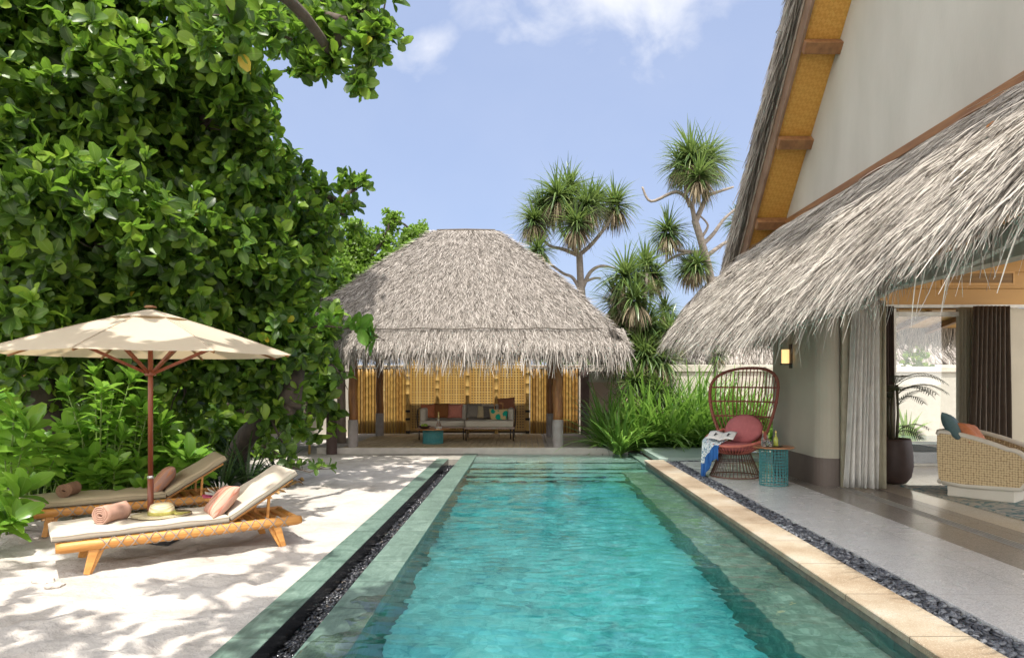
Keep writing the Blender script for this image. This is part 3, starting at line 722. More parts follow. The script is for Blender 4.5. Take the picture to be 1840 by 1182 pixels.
cushion(910,17.62,.90,.46,.36,(.36,.14,.075),'reddish brown cushion propped high behind the green tote bag',-5,roll=-6)
# tote bag
m_tote, nt, b = new_mat('green_patterned_weave'); v = coords(nt)
vn = nt.nodes.new('ShaderNodeTexVoronoi'); vn.inputs['Scale'].default_value = 9; nt.links.new(mix(nt, v, noise(nt,v,7,3), .12), vn.inputs['Vector'])
c = ramp(nt, [(.0,.30,.20),(.0,.30,.20),(.58,.42,.20)], vn.outputs['Distance'], 'CONSTANT', [0,.3,.46])
nt.links.new(c, b.inputs['Base Color']); b.inputs['Roughness'].default_value = .9; bump(nt,b,noise(nt,v,120,2),.3,.004)
tote = thing('tote_bag','green and straw patterned tote bag with a wooden handle on the right sofa seat','bag',(XA(896,17.0),17.0,.548))
mb = MB()
def tf(u,v_):
    a = 2*math.pi*u; w_ = .20+.045*v_; d_ = .075*(1-.35*v_); 
    return Vector((w_*math.copysign(abs(math.cos(a))**.6,math.cos(a)), d_*math.copysign(abs(math.sin(a))**.7,math.sin(a)), .25*v_ + .02*abs(math.cos(a))*v_))
mb.grid(tf, 32, 8, closed_u=True); mb.add([tf(i/32,0) for i in range(32)],[tuple(range(31,-1,-1))]); mb.build('bag_body', m_tote, tote, smooth=True)
mb = MB(); mb.tube([(-.10,-.0,.22),(-.11,0,.40),(.11,0,.40),(.10,0,.22)], .014, 8); mb.build('handle', M('orange_wood',(.55,.25,.06),rough=.4), tote, smooth=True)
o = MB().box((XA(881,16.75),16.78,.552),(.20,.13,.012),(0,0,.3)).build('notebook', M('pale_paper',(.6,.55,.42)), bevel=.003); tag(o,'small pale notebook lying on the sofa seat left of the tote bag','book')
# ------------------------------------------------------------------ wire drum tables
m_orwood = M('orange_tabletop',(.50,.21,.06),(.38,.14,.035),rough=.35,scale=4,stretch=(1,8,1))
m_teal = M('teal_wire',(.06,.27,.28),(.045,.21,.22),rough=.45,scale=20)
def drum_table(name,label,loc,r_,h_,rt,n=44,rings=9,wire=.0035,topcol=None,tt=.022,solid=False):
    t = thing(name,label,'table',loc)
    mb = MB(); mb.lathe([(rt*.96,h_-tt),(rt,h_-tt+.006),(rt,h_-.004),(rt-.006,h_)],n=48); mb.build('tabletop', topcol or m_orwood, t)
    mb = MB()
    for i in range(n):
        a = 2*math.pi*i/n; b2 = a+.10; a3 = a-.10
        for q in (b2,a3):
            mb.tube([(r_*math.cos(lerp(a,q,k/6)*1.0 + (0)), r_*math.sin(lerp(a,q,k/6)), lerp(.01,h_-tt,k/6)) for k in range(7)], wire, 5, caps=False)
    for j in range(rings):
        z = lerp(.012,h_-tt-.01,j/(rings-1)); rr = wire*2.2 if j in (0,rings-1) else wire*1.2
        mb.tube([(r_*math.cos(2*math.pi*k/40), r_*math.sin(2*math.pi*k/40), z) for k in range(40)], rr, 5, closed=True)
    mb.build('wire_drum', m_teal, t, smooth=True); return t
drum_table('coffee_table','low coffee table, orange wood top on teal wire drum, before the sofa',(XA(778,16.0),16.0,.042),.235,.35,.40,36,12,.006)
bowl = thing('fruit_bowl','dark bowl of green limes on the coffee table','bowl',(XA(763,16.0),15.97,.393))
MB().lathe([(.05,0),(.10,.015),(.145,.05),(.15,.062),(.14,.062),(.10,.03),(.03,.016)],n=28).build('bowl_body', M('dark_bowl',(.07,.035,.025),rough=.5), bowl, smooth=True)
for i,(x,y) in enumerate(((-.05,0),(.03,-.03),(.04,.05),(0,.03))):
    MB().lathe([(.004,-.03),(.022,-.024),(.033,0),(.024,.024),(.004,.034)],(x,y,.068+.012*(i==3)),14).build('lime', M('lime_peel',(.30,.45,.03),rough=.35), bowl, smooth=True)
def glassmat(name, colr=(1,1,1), rough=0.02):
    m, nt, b = new_mat(name); b.inputs['Base Color'].default_value = (*colr,1); b.inputs['Transmission Weight'].default_value = .95; b.inputs['Roughness'].default_value = rough; b.inputs['IOR'].default_value = 1.35; return m
m_glass = glassmat('clear_glass',(.95,1,.98)); m_gold = M('brass',(.75,.5,.2),rough=.3,metal=.9)
dec = thing('glass_decanter','tall clear glass decanter with amber stopper on the coffee table','decanter',(XA(788,15.85),15.85,.393))
MB().lathe([(.06,0),(.078,.02),(.075,.06),(.035,.15),(.022,.22),(.022,.30),(.03,.315)],n=24).build('flask', m_glass, dec, smooth=True)
MB().lathe([(.018,.22),(.02,.28),(.026,.315),(.012,.34),(.022,.37),(.004,.40)],n=16).build('stopper', M('amber_glass',(.6,.42,.12),rough=.15), dec, smooth=True)

# ------------------------------------------------------------------ left edge of the pavilion
t = thing('bamboo_rail','low bamboo rail fixed to a short post left of the pavilion','railing',(-4.6,14.9,-.1))
mb = MB()
mb.tube([(XA(552,14.9),14.9,ZA(712,14.9)),(XA(610,14.9),14.9,ZA(714,14.9))], .028, 8); mb.tube([(XA(556,14.95),14.95,-.1),(XA(556,14.95),14.95,1.3)], .028, 8)
mb.tube([(XA(552,14.9),14.93,.75),(XA(580,14.9),14.93,.74)], .02, 8); mb.tube([(XA(592,14.95),14.95,.5),(XA(592,14.95),14.95,1.28)], .03, 8); mb.build('rail', m_pole, t, world=True, smooth=True)
mb = MB(); mb.lathe([(.115,0),(.115,.88),(.10,.895)],(XA(596,14.95),14.95,-.1),20); mb.build('post_sleeve', M('brown_sleeve',(.085,.05,.045),rough=.7), t, world=True)
mb = MB(); mb.tube([(XA(614,16.2),16.2,-.1),(XA(613,16.2),16.2,2.3)], [.11,.09], 12); o = mb.build('timber_column', M('grey_timber',(.28,.22,.18),(.2,.155,.125),rough=.85), smooth=True); tag(o,'slim weathered grey column standing left of the pavilion behind the bamboo rail','column')
# ------------------------------------------------------------------ villa
m_render = M('taupe_render',(.50,.47,.41),(.42,.39,.335),rough=.92,scale=.7,detail=10,stretch=(1,1,.35),bscale=45,bmp=.2,pos=[.38,.60])
m_col = M('olive_render',(.43,.40,.325),(.38,.355,.285),rough=.85,scale=1.5,bscale=45,bmp=.12)
m_base = M('plinth_render',(.145,.115,.098),(.11,.088,.075),rough=.6,scale=3)
m_trim = M('brown_trim',(.30,.145,.055),(.17,.075,.03),rough=.6,scale=3,stretch=(4,.5,4))
m_fascia = M('weathered_fascia',(.27,.17,.11),(.15,.085,.05),rough=.7,scale=3,stretch=(4,1,1))
m_soffit, nt, b = new_mat('woven_yellow_matting'); v = coords(nt, rot=(.3,.2,.78))
ck = nt.nodes.new('ShaderNodeTexChecker'); ck.inputs['Scale'].default_value = 22; nt.links.new(v, ck.inputs[0])
c = mix(nt, ramp(nt, [(.50,.25,.045),(.60,.33,.075)], ck.outputs['Fac']), (.50,.22,.03), math_n(nt,'MULTIPLY',noise(nt,v,4,5),.5))
nt.links.new(c, b.inputs['Base Color']); b.inputs['Roughness'].default_value = .5; bump(nt,b,noise(nt,v,50,2),.4,.01)
villa = thing('villa','large beige villa with thatched skirt roof and tall gable on the right of the pool','villa',(6,6,-.1))
def rake(y): return 6.887-1.033*(y-9.593)
XW, ZT = 4.6, 4.29; YR = 5.5; ZR = rake(YR)
mb = MB(); mb.prism([(12.08,ZT-.6),(12.08,ZT+.0),(YR,ZR),(2*YR-12.08,ZT),(2*YR-12.08,ZT-.6)], 0, XW, XW+.25); mb.build('gable_wall', m_render, villa, world=True)
mb = MB(); mb.bx(XW-.045,XW-.002,-1.0,12.05,ZT-.05,ZT+.055); mb.build('wall_trim', m_trim, villa, world=True, bevel=.008)
# gable roof: soffit, purlins, fascia, thatch
def rk(y0, off):  # perpendicular offset above the soffit plane
    n_ = Vector((0,1.033,1)).normalized(); return (y0+n_.y*off, rake(y0)+n_.z*off)
def slope_slab(x0,x1,o0,o1,ya=YR,yb=12.75,extra=0):
    a, b2, c_, d_ = rk(ya,o0), rk(yb,o0), rk(yb,o1), rk(ya,o1)
    mb = MB(); mb.prism([a,b2,c_,d_],0,x0,x1); return mb
slope_slab(4.07,XW+.1,0.0,.03,yb=12.6).build('soffit', m_soffit, villa, world=True)
mb = slope_slab(4.02,4.069,-.06,.30); mb.build('fascia', m_fascia, villa, world=True, bevel=.01)
mb = slope_slab(3.99,4.018,.16,.36); mb.build('upper_fascia', M('grey_fascia',(.34,.28,.23),(.24,.19,.15),rough=.8,stretch=(1,.4,1)), villa, world=True, bevel=.01)
for zp in (80,252,397,-110):
    # purlin ends, found where the wall edge passes that height
    Y_ = (6.887+1.033*9.593-1.5)/((CY-zp)/F+1.033); a = rk(Y_,-.10)
    m_ = MB(); m_.box((4.36,a[0],a[1]),(.60,.17,.15),(math.atan(-1.033),0,0)); m_.build('purlin', m_trim, villa, world=True, bevel=.01)
mb = MB(); p_ = [rk(YR,.3),rk(12.8,.3),rk(12.9,.62),rk(YR,.72)]; mb.prism(p_,0,4.0,9.5)
mb.prism([(2*YR-y,z) for y,z in reversed([rk(YR,.3),rk(12.8,.3),rk(12.9,.62),rk(YR,.72)])],0,4.0,9.5); mb.prism([(YR,ZR),(YR+.9,ZR+.3),(YR,ZR+1.0),(YR-.9,ZR+.3)],0,4.0,9.5)
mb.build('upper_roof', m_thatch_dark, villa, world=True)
mb = MB(); mb.prism([(2*YR-y,z) for y,z in reversed([rk(YR,0),rk(12.75,0),rk(12.75,.29),rk(YR,.29)])],0,4.03,9.5); mb.build('far_soffit', m_soffit, villa, world=True)
def top_surf(u,v):
    u=np.asarray(u); v=np.asarray(v); y = YR+(12.9-YR)*v; n_=(1.033/1.438,1/1.438); 
    return np.stack([4.0+5.5*u, y+n_[0]*.72, 6.887-1.033*(y-9.593)+n_[1]*.72],-1)
cov = [thatch_cover(top_surf, 9000, (.3,.5), .03, .2, (.02,.12), .1, 2)]
# ragged cut edge of the gable thatch, facing the pool
n_ = 16000; y = rng.uniform(YR,12.95,n_); off = rng.uniform(.20,.74,n_); nn_ = np.array([1.033/1.438,1/1.438])
Pp = np.stack([4.0-rng.uniform(-.02,.10,n_)*(1-.3*np.cos(off*9)), y+nn_[0]*off, 6.887-1.033*(y-9.593)+nn_[1]*off],-1)
Dd = norm(np.stack([-rng.uniform(0,.08,n_), np.full(n_,1.0)/1.438, np.full(n_,-1.033)/1.438],-1)+rng.normal(0,.06,(n_,3)))
cov.append(ribbons(Pp, Dd, np.tile([-1.,0,0],(n_,1)), rng.uniform(.25,.6,n_), .02*rng.uniform(.6,1.5,n_), .1, 2, .4, .5, .04))
V,Q = cat(cov); np_mesh('upper_thatch', V, Q, M_island('old_thatch',[(.10,.085,.07),(.26,.22,.18),(.38,.33,.28),(.46,.41,.36)],.9,pos=[0,.25,.6,1],spec=.1), villa)
# skirt roof
XE, YH = 2.92, 14.45
def zeave(y): return 2.32+.15*np.exp(-((y-6.5)/.9)**2)+.24*np.clip((y-9.5)/4.0,0,1)+.05*np.clip((9.0-y)/2.5,0,1)+.44*np.clip((7.0-y)/3.2,0,1)**1.5+.03*np.sin(y*1.7)+.018*np.sin(y*4.1)
def skirt(u,v):
    u = np.asarray(u,float); v = np.asarray(v,float)
    yt = 12.75; ye = YH; y0 = 1.2
    ytop = y0+(yt-y0)*u; yev = y0+(ye-y0)*u; y = ytop*(1-v)+yev*v
    x = (XW-.03)*(1-v)+(XE+.03*np.sin(yev*2.3))*v
    z = (ZT-.06)*(1-v)+zeave(yev)*v + .10*np.sin(np.pi*np.clip(v,0,1)) + .025*np.sin(y*3.1+v*4)*v - .10*np.clip(v,0,1.02)**10
    # round the far corner
    x = x + 1.0*np.clip((u-.93)/.07,0,1.2)**2*v**2*.35
    return np.stack([x,y,z],-1)
def hipend(u,v):
    u = np.asarray(u,float); v = np.asarray(v,float)
    a = skirt(np.ones_like(u), v); b2 = a.copy(); b2[...,0] = 9.5
    return a*(1-u[...,None])+b2*u[...,None]
sk = MB(); surf_mesh(sk, skirt, 60, 14, -.03); surf_mesh(sk, hipend, 6, 14, -.03)
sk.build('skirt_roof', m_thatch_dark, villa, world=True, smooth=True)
cov = []
def skirt_near(u,v): return skirt(np.asarray(u)*.5, v)
def skirt_far(u,v): return skirt(.5+np.asarray(u)*.5, v)
cov.append(thatch_cover(skirt_near, 60000, (.20,.50), .0092, .30, (.02,.18), .30, 3))
cov.append(thatch_cover(skirt_far, 34000, (.22,.50), .016, .32, (.02,.20), .28, 3))
cov.append(thatch_cover(skirt, 13000, (.3,.65), .0125, .55, (.06,.34), .7, 4))
cov.append(thatch_cover(hipend, 5000, (.25,.5), .02, .25, (.02,.14), .2, 2))
def sline(t): return skirt(np.asarray(t), np.full(len(t),.985))
def sout(t): return np.tile([-1.,0,0],(len(t),1))
for (lo,hi,n_,w_,L_) in ((.12,.5,8500,.0115,(.14,.34)),(.5,1.0,14000,.014,(.18,.42)),(.12,.6,1500,.0125,(.35,.85)),(.55,1.0,700,.013,(.4,.80))):
    cov.append(fringe(lambda t,lo=lo,hi=hi: sline(lo+(hi-lo)*t), sout, n_, L_, w_, .30, .6, .45, 4, rise=.34))
cov.append(fringe(lambda t: hipend(np.asarray(t),np.full(len(t),.985)), const((0,1,0)), 4000, (.25,.5), .016, .3, .6, .45, 3, rise=.3))
V,Q = cat(cov); np_mesh('skirt_thatch', V, Q, m_thatch_pale, villa)
# binding rope on the thatch, and the eave beam
mb = MB(); pts=[]
for i in range(90):
    t_=i/89; q = skirt(np.array(.05+.93*t_),np.array(.62+.03*math.sin(i*.9)+.02*math.sin(i*2.3))); pts.append((q[0]-.03,q[1],q[2]+.05))
mb.tube(pts,.007,5); mb.build('binding_rope', m_thatch_dark, villa, world=True)
mb = MB(); n2_=24; vs=[]; fs=[]
for i in range(n2_+1):
    y = lerp(1.5,11.2,i/n2_); z = float(zeave(y))-.12; vs += [(3.52,y,z-.02),(3.52,y,z+.14),(3.58,y,z+.14),(3.58,y,z-.02)]
for i in range(n2_):
    for a,b2 in ((0,1),(1,2),(2,3),(3,0)): fs.append((4*i+a,4*i+4+a,4*i+4+b2,4*i+b2))
mb.add(vs,fs); mb.build('eave_beam', M('grey_green_beam',(.40,.40,.34),(.34,.34,.29),rough=.6), villa, world=True)
# eave lining between beam and wall
mb = MB(); mb.grid(lambda u,v_: Vector((lerp(3.0,4.6,u), lerp(1.5,13.6,v_), lerp(float(zeave(lerp(1.5,13.6,v_)))+.06, 3.1, u))), 4, 20); mb.build('eave_lining', m_beam, villa, world=True)
# corner column with a rounded nose and dark plinth
def colpoly(o=0.0):
    pts = [(4.20-o,11.55),(4.20-o,9.93)]
    for i in range(1,9):
        a = math.pi+ (math.pi/2)*i/8; pts.append((4.45+(.25+o)*math.cos(a), 9.93+(.25+o)*math.sin(a)))
    pts += [(4.47,9.68-o),(4.47,9.74),(4.56,9.74),(4.56,11.55)]
    return pts
mb = MB(); mb.prism(colpoly(), 2, .40, 3.05); o = mb.build('corner_wall', m_col, villa, world=True)
mb = MB(); mb.prism(colpoly(.006), 2, -.1, .40); mb.build('wall_plinth', m_base, villa, world=True)
mb = MB(); mb.bx(4.20,9.5,11.56,11.75+.3,-.1,2.82) ; 
# back wall pieces of the room (window opening between)
YB = 12.1
def backwall():
    m_ = MB(); m_.bx(4.56,XA(1596,YB),YB,YB+.2,-.1,2.80); m_.bx(XA(1748,YB),9.5,YB,YB+.2,-.1,2.80); return m_
M2_ = M('cream_plaster2',(.52,.48,.38),(.47,.43,.34),rough=.9,scale=2)
for xa_,xb_ in ((4.56,XA(1596,YB)),(XA(1748,YB),9.5)):
    m_ = MB(); m_.bx(xa_,xb_,YB,YB+.2,-.1,2.80); m_.build('room_wall', M2_, villa, world=True)
0 and backwall().build('room_wall', M('cream_plaster',(.52,.48,.38),(.47,.43,.34),rough=.9,scale=2), villa, world=True)
mb = MB(); 
for i,(z0,z1) in enumerate(((2.86,3.14),(3.145,3.43),(3.435,3.8))): mb.bx(4.56,9.5,YB-.06,YB+.2,z0,z1)
mb.build('timber_cladding', M('ochre_panel',(.47,.26,.06),(.40,.215,.045),rough=.5,scale=1.5,stretch=(.3,1,3)), villa, world=True, bevel=.004, seg=1)
vent = MB(); vx0, vx1 = XA(1688,YB), XA(1818,YB); vz0, vz1 = ZA(513,YB), ZA(489,YB)
vent.bx(vx0,vx1,YB-.075,YB-.061,vz1-.03,vz1); vent.bx(vx0,vx1,YB-.075,YB-.061,vz0,vz0+.03); vent.bx(vx1-.03,vx1,YB-.075,YB-.061,vz0+.031,vz1-.031); vent.bx(vx0,vx0+.03,YB-.075,YB-.061,vz0+.031,vz1-.031)
vo_ = vent.build('air_vent', M('vent_frame',(.62,.36,.12)), villa, world=True)
mb = MB(); ox,oy,oz = villa.location
for i in range(7):
    z = lerp(vz0+.05,vz1-.05,i/6); mb.box(((vx0+vx1)/2-ox,YB-.068-oy,z-oz),(vx1-vx0-.06,.01,.008))
mb.build('slat', M('vent_dark',(.12,.07,.03)), vo_)
mb = MB(); mb.bx(4.56,9.5,YB-.09,YB+.0,2.805,2.858); mb.build('window_header', M('white_rail',(.72,.71,.64),rough=.5), villa, world=True, bevel=.005)
wx0,wx1 = XA(1612,YB), XA(1724,YB)
wf = MB(); wf.bx(wx0-.06,wx0,YB+.02,YB+.10,.0,2.8); wf.bx(wx1,wx1+.06,YB+.02,YB+.10,.0,2.8); wf.bx(wx0,wx1,YB+.02,YB+.10,2.66,2.74); wf.bx(wx0,wx1,YB-.02,YB+.12,-.004,.035)
wfo = wf.build('window_frame', M('white_frame',(.66,.65,.58),rough=.4), villa, world=True, bevel=.004, seg=1)
pane = glassmat('window_glass'); mt_, nt, b = new_mat('thin_glass'); nt.nodes.remove(b)
tpn = nt.nodes.new('ShaderNodeBsdfTransparent'); gln = nt.nodes.new('ShaderNodeBsdfGlossy'); gln.inputs['Roughness'].default_value=.01; mx_ = nt.nodes.new('ShaderNodeMixShader'); mx_.inputs[0].default_value=.07
nt.links.new(tpn.outputs[0],mx_.inputs[1]); nt.links.new(gln.outputs[0],mx_.inputs[2]); nt.links.new(mx_.outputs[0],nt.nodes['Material Output'].inputs[0])
mb = MB(); mb.bx(wx0-ox,wx1-ox,YB+.055-oy,YB+.061-oy,.036-oz,2.66-oz); mb.build('pane', mt_, wfo)
# door jambs next to the column
jb = MB(); jb.bx(4.565,4.60,9.60,9.72,-.004,2.62); jb.bx(4.475,4.56,9.60,9.66,-.004,2.62); jb.build('door_jamb', M('jamb_olive',(.36,.33,.24),rough=.5), villa, world=True)
jd = MB(); jd.bx(4.565,4.62,9.73,9.80,-.004,2.62); jd.build('dark_jamb', M('jamb_dark',(.05,.045,.04),rough=.5), villa, world=True)
mb = MB(); mb.bx(4.44,4.62,1.5,9.72,2.63,2.86); mb.build('door_header', m_col, villa, world=True)
mb = MB(); mb.bx(4.63,9.5,-1,12.05,3.80,3.84); mb.build('room_ceiling', M('ceiling_board',(.50,.30,.12),rough=.6), villa, world=True)

# ------------------------------------------------------------------ wall light
sx,sy,sz = 4.20, XA(1,1) and 4.2*F/(1422-CX), ZA(640,4.2*F/(1422-CX))
lt = thing('wall_light','lit wall lantern with glowing amber glass and dark bracket on the olive corner wall','wall light',(4.20,sy,sz))
MB().bx(-.022,-.001,-.05,.05,-.19,.19).build('back_plate', m_dframe, lt, bevel=.004)
MB().bx(-.16,-.0225,-.055,.055,-.135,-.115).build('bracket', m_dframe, lt, bevel=.004)
m_lamp, nt, b = new_mat('glowing_amber_glass'); b.inputs['Base Color'].default_value = (.9,.65,.35,1); b.inputs['Emission Color'].default_value = (1,.62,.24,1); b.inputs['Emission Strength'].default_value = .8; b.inputs['Roughness'].default_value=.3
MB().lathe([(.052,-.112),(.058,-.105),(.058,.10),(.052,.105)],(-.095,0,0),24).build('lamp_shade', m_lamp, lt, smooth=False)

# ------------------------------------------------------------------ curtains
def curtain(x0,x1,y,z0,z1,mat,name,label,folds=9,amp=.05,flare=1.0,nv=14,y2=None,xb0=None,xb1=None):
    y2 = y if y2 is None else y2; xb0 = x0 if xb0 is None else xb0; xb1 = x1 if xb1 is None else xb1
    mb = MB(); nu = folds*10+1
    def f(u,v_):
        z = lerp(z0,z1,v_); k = 1-v_; a_ = amp*(1-.25*v_+.25*math.sin(u*9)*k)
        x = lerp(lerp(xb0,xb1,u), lerp(x0,x1,u), v_) + .02*math.sin(u*13+3*k)*k
        return Vector((x, lerp(y,y2,u)+a_*math.sin(2*math.pi*folds*u+.5*math.sin(u*11)+.35*k), z))
    mb.grid(f, nu, nv); o = mb.build(name, mat, None, smooth=True)
    s_ = o.modifiers.new('solidify','SOLIDIFY'); s_.thickness = .004
    c_ = Vector(((x0+x1)/2,(y+y2)/2,z0)); o.data.transform(Matrix.Translation(-c_)); o.location = c_
    tag(o,label,'curtain'); return o
def cloth(name,c,transl=.35,weave=0,c2=None,rough=.9,sheen=0):
    m,nt,b = new_mat(name); v=coords(nt); cc_ = ramp(nt,[c2 or tuple(x*.85 for x in c),c],noise(nt,v,9,5),pos=[.3,.7])
    if weave:
        wv = nt.nodes.new('ShaderNodeTexWave'); wv.wave_type='BANDS'; wv.bands_direction='Z'; wv.inputs['Scale'].default_value=weave; nt.links.new(v,wv.inputs[0])
        cc_ = mix(nt,cc_,tuple(x*.72 for x in c),math_n(nt,'MULTIPLY',math_n(nt,'GREATER_THAN',wv.outputs['Fac'],.5),.55))
    nt.links.new(cc_,b.inputs['Base Color']); b.inputs['Roughness'].default_value=rough
    bump(nt,b,noise(nt,v,220,2),.2,.002)
    if transl:
        t_=nt.nodes.new('ShaderNodeBsdfTranslucent'); nt.links.new(cc_,t_.inputs[0]); ms=nt.nodes.new('ShaderNodeMixShader'); ms.inputs[0].default_value=transl
        nt.links.new(b.outputs[0],ms.inputs[1]); nt.links.new(t_.outputs[0],ms.inputs[2]); nt.links.new(ms.outputs[0],nt.nodes['Material Output'].inputs[0])
    return m
curtain(4.58,4.88,9.52,.02,2.62,cloth('sheer_linen',(.96,.95,.92),.5,weave=0),'sheer_curtain','white sheer curtain gathered at the open doorway beside the corner wall',7,.055,y2=9.40,xb0=4.47,xb1=4.86)
curtain(4.895,4.98,9.46,.02,2.62,cloth('olive_lining',(.40,.37,.27),.2),'lining_curtain','narrow olive lining curtain edging the white sheer curtain',2,.035,y2=9.40,xb0=4.87,xb1=4.965)
curtain(XA(1588,11.7),XA(1608,11.7),11.75,.02,2.80,cloth('dark_plum_cloth',(.10,.075,.065),.1),'dark_curtain','dark curtain hanging behind the potted palm',4,.045)
curtain(XA(1724,11.9),XA(1752,11.9),11.9,.02,2.80,cloth('net_cloth',(.62,.60,.50),.5,weave=20),'net_curtain','pale net curtain on the right of the room window',5,.04)
curtain(XA(1752,11.7),XA(1814,11.7),11.72,.02,2.80,cloth('brown_cloth',(.155,.125,.10),.08,c2=(.115,.09,.072),rough=.6),'brown_curtain','heavy brown curtain in deep folds right of the net curtain',8,.07,xb0=XA(1742,11.7),xb1=XA(1816,11.7))
# ------------------------------------------------------------------ sun loungers
m_teak = M('honey_teak',(.62,.30,.075),(.38,.155,.03),rough=.45,scale=2.2,stretch=(1,14,14),bmp=.35,detail=9)
m_cord = M('grey_cord',(.33,.27,.22),rough=.8)
m_canvas = M('cream_canvas',(.52,.46,.37),(.47,.41,.33),rough=.95,scale=5,bmp=.2,bscale=300)
m_pipe = M('dark_piping',(.06,.05,.04),rough=.8)
LL, LW = 2.0, .69
def lounger(label, loc, rz, canvas):
    t = thing('sun_lounger', label, 'sun lounger', loc, rz)
    zt = .285
    mb = MB()
    def rail(y): 
        mb.tube([(0,y,zt-.05),(.04,y,zt-.05),(LL-.04,y,zt-.05),(LL,y,zt-.05)],[.038,.047,.047,.038],12)
    rail(.035); rail(LW-.035)
    for x in (.045,LL-.045): mb.tube([(x,.02,zt-.05),(x,LW-.02,zt-.05)],.042,12)
    mb.build('frame', m_teak, t, smooth=True)
    mb = MB()
    for x in (.35,.6,.85,1.1): mb.bx(x-.03,x+.03,.06,LW-.06,zt-.045,zt-.02)
    for x in (1.45,1.56,1.67,1.78,1.88): mb.bx(x-.028,x+.028,.06,LW-.06,zt-.04,zt-.02)
    for y in (.20,LW-.20): mb.bx(1.35,1.95,y-.02,y+.02,zt-.072,zt-.041)
    mb.build('slats', m_teak, t, bevel=.004, seg=1)
    for x,sx in ((.27,1),(1.76,-1)):
        for y,s_ in ((.035,-1),(LW-.035,1)):
            l = MB(); l.bar((x,y,zt-.08),(x-.06*sx,y+.035*s_,.0),.075,.05,.045,.038,up=(0,1,0)); l.bar((x+.055*sx,y-.03*s_,zt-.08),(x-.035*sx,y+.02*s_,.0),.05,.035,.03,.028,up=(0,1,0))
            l.build('leg', m_teak, t, bevel=.006)
    # lacing on the outer faces of the rails
    for y,s_ in ((.035,-1),(LW-.035,1)):
        mb = MB(); step=.105; x=.30; k=0
        while x < 1.80:
            for a_,b_ in ((-.7,2.3),(2.3,-.7)):
                pts=[]
                for i in range(9):
                    q=i/8; an = lerp(a_,b_,q); yy_=y+s_*math.cos(an-.8)*.0505; zz_=zt-.05+math.sin(an-.8)*.0505; pts.append((x+step*q,yy_,zz_))
                mb.tube(pts,.0045,5,caps=False)
            x += step
        mb.build('lacing', m_cord, t, smooth=True)
    # mattress: seat part and raised back part
    def slabc(name, L_, M4, wd=LW-.05, th=.075):
        mb = MB(); nu,nv=40,14; 
        def pt(u,v_,top):
            x=u*L_; y=(v_-.5)*wd; e=min(min(u,1-u)*L_, (.5-abs(v_-.5))*wd); r_=.035
            h_=th/2*(1-(max(0,1-e/r_))**2.5*.55) if e<r_ else th/2
            h_+= .006*math.sin(x*5.2)*math.sin(y*8) + .004*math.sin(x*17+y*9)
            x2=x; cr=(1-abs(2*v_-1)**8)
            return M4 @ Vector((x2, y, h_ if top else -th/2*.9))
        vs=[];fs=[]
        us=[0,.006,.014,.025]+[lerp(.04,.96,i/(nu-1)) for i in range(nu)]+[.975,.986,.994,1]; vv=[0,.008,.02,.04]+[lerp(.07,.93,i/(nv-1)) for i in range(nv)]+[.96,.98,.992,1]
        A,B=len(us),len(vv)
        for top in (1,0):
            for v_ in vv:
                for u in us: vs.append(pt(u,v_,top))
        for q in range(2):
            for j in range(B-1):
                for i in range(A-1):
                    k=q*A*B+j*A+i; f_=(k,k+1,k+A+1,k+A); fs.append(f_ if q==0 else f_[::-1])
        def side(idx):
            for a_,b_ in zip(idx[:-1],idx[1:]): fs.append((a_+A*B,b_+A*B,b_,a_))
        side([i for i in range(A)]); side([j*A+A-1 for j in range(B)]); side([(B-1)*A+i for i in range(A-1,-1,-1)]); side([j*A for j in range(B-1,-1,-1)])
        mb.add(vs,fs); o=mb.build(name,canvas,t,smooth=True)
        # piping round the top seam
        pp=[]; 
        for u in us[1:-1]: pp.append(pt(u,0,1))
        for v_ in vv[1:-1]: pp.append(pt(1,v_,1))
        for u in us[-2:0:-1]: pp.append(pt(u,1,1))
        for v_ in vv[-2:0:-1]: pp.append(pt(0,v_,1))
        pm=MB(); pm.tube(pp,.005,5,closed=True); pm.build('piping',canvas,o,smooth=True)
        p2=[M4@Vector((u*L_,-wd/2-.002,-.028)) for u in (0,.5,1)]; pm=MB(); pm.tube(p2,.0035,5); pm.tube([M4@Vector((0-.002,(v_-.5)*wd,-.028)) for v_ in (0,1)],.0035,5); pm.build('dark_seam',m_pipe,o)
        return o
    slabc('mattress',1.36,Matrix.Translation((-.03,LW/2,zt+.037)))
    ang=R(31)
    Mb=Matrix.Translation((1.335,LW/2,zt+.047)) @ Matrix.Rotation(-ang,4,'Y')
    slabc('back_mattress',.72,Mb)
    mb=MB(); ca,sa=math.cos(ang),math.sin(ang)
    for y in (.08,LW-.08): mb.bar((1.33,y,zt-.01),(1.33+.70*ca,y,zt-.01+.70*sa),.035,.03)
    for k in range(7):
        q=.06+.1*k; mb.box((1.33+q*ca,LW/2,zt-.006+q*sa),(.05,LW-.15,.018),(0,-ang,0))
    mb.bar((1.33+.45*ca,.12,zt+.45*sa-.03),(1.70,.12,zt-.03),.025,.025); mb.bar((1.33+.45*ca,LW-.12,zt+.45*sa-.03),(1.70,LW-.12,zt-.03),.025,.025)
    mb.build('backrest_frame',m_teak,t,bevel=.003,seg=1)
    return t
RZ = math.atan2(.595,.80)
l1 = lounger('nearer teak sun lounger with cream mattress holding the straw hat and pale towel',(-3.81,5.50,ZS),RZ,m_canvas)
l2 = lounger('farther teak sun lounger with olive tan mattress behind the umbrella pole',(-5.13,6.86,ZS),math.atan2(.556,.83),M('olive_canvas',(.40,.33,.22),(.36,.30,.20),rough=.95,scale=5,bmp=.2,bscale=300))
def onl(l, x, y, z): return l.matrix_basis @ Vector((x,y,z))
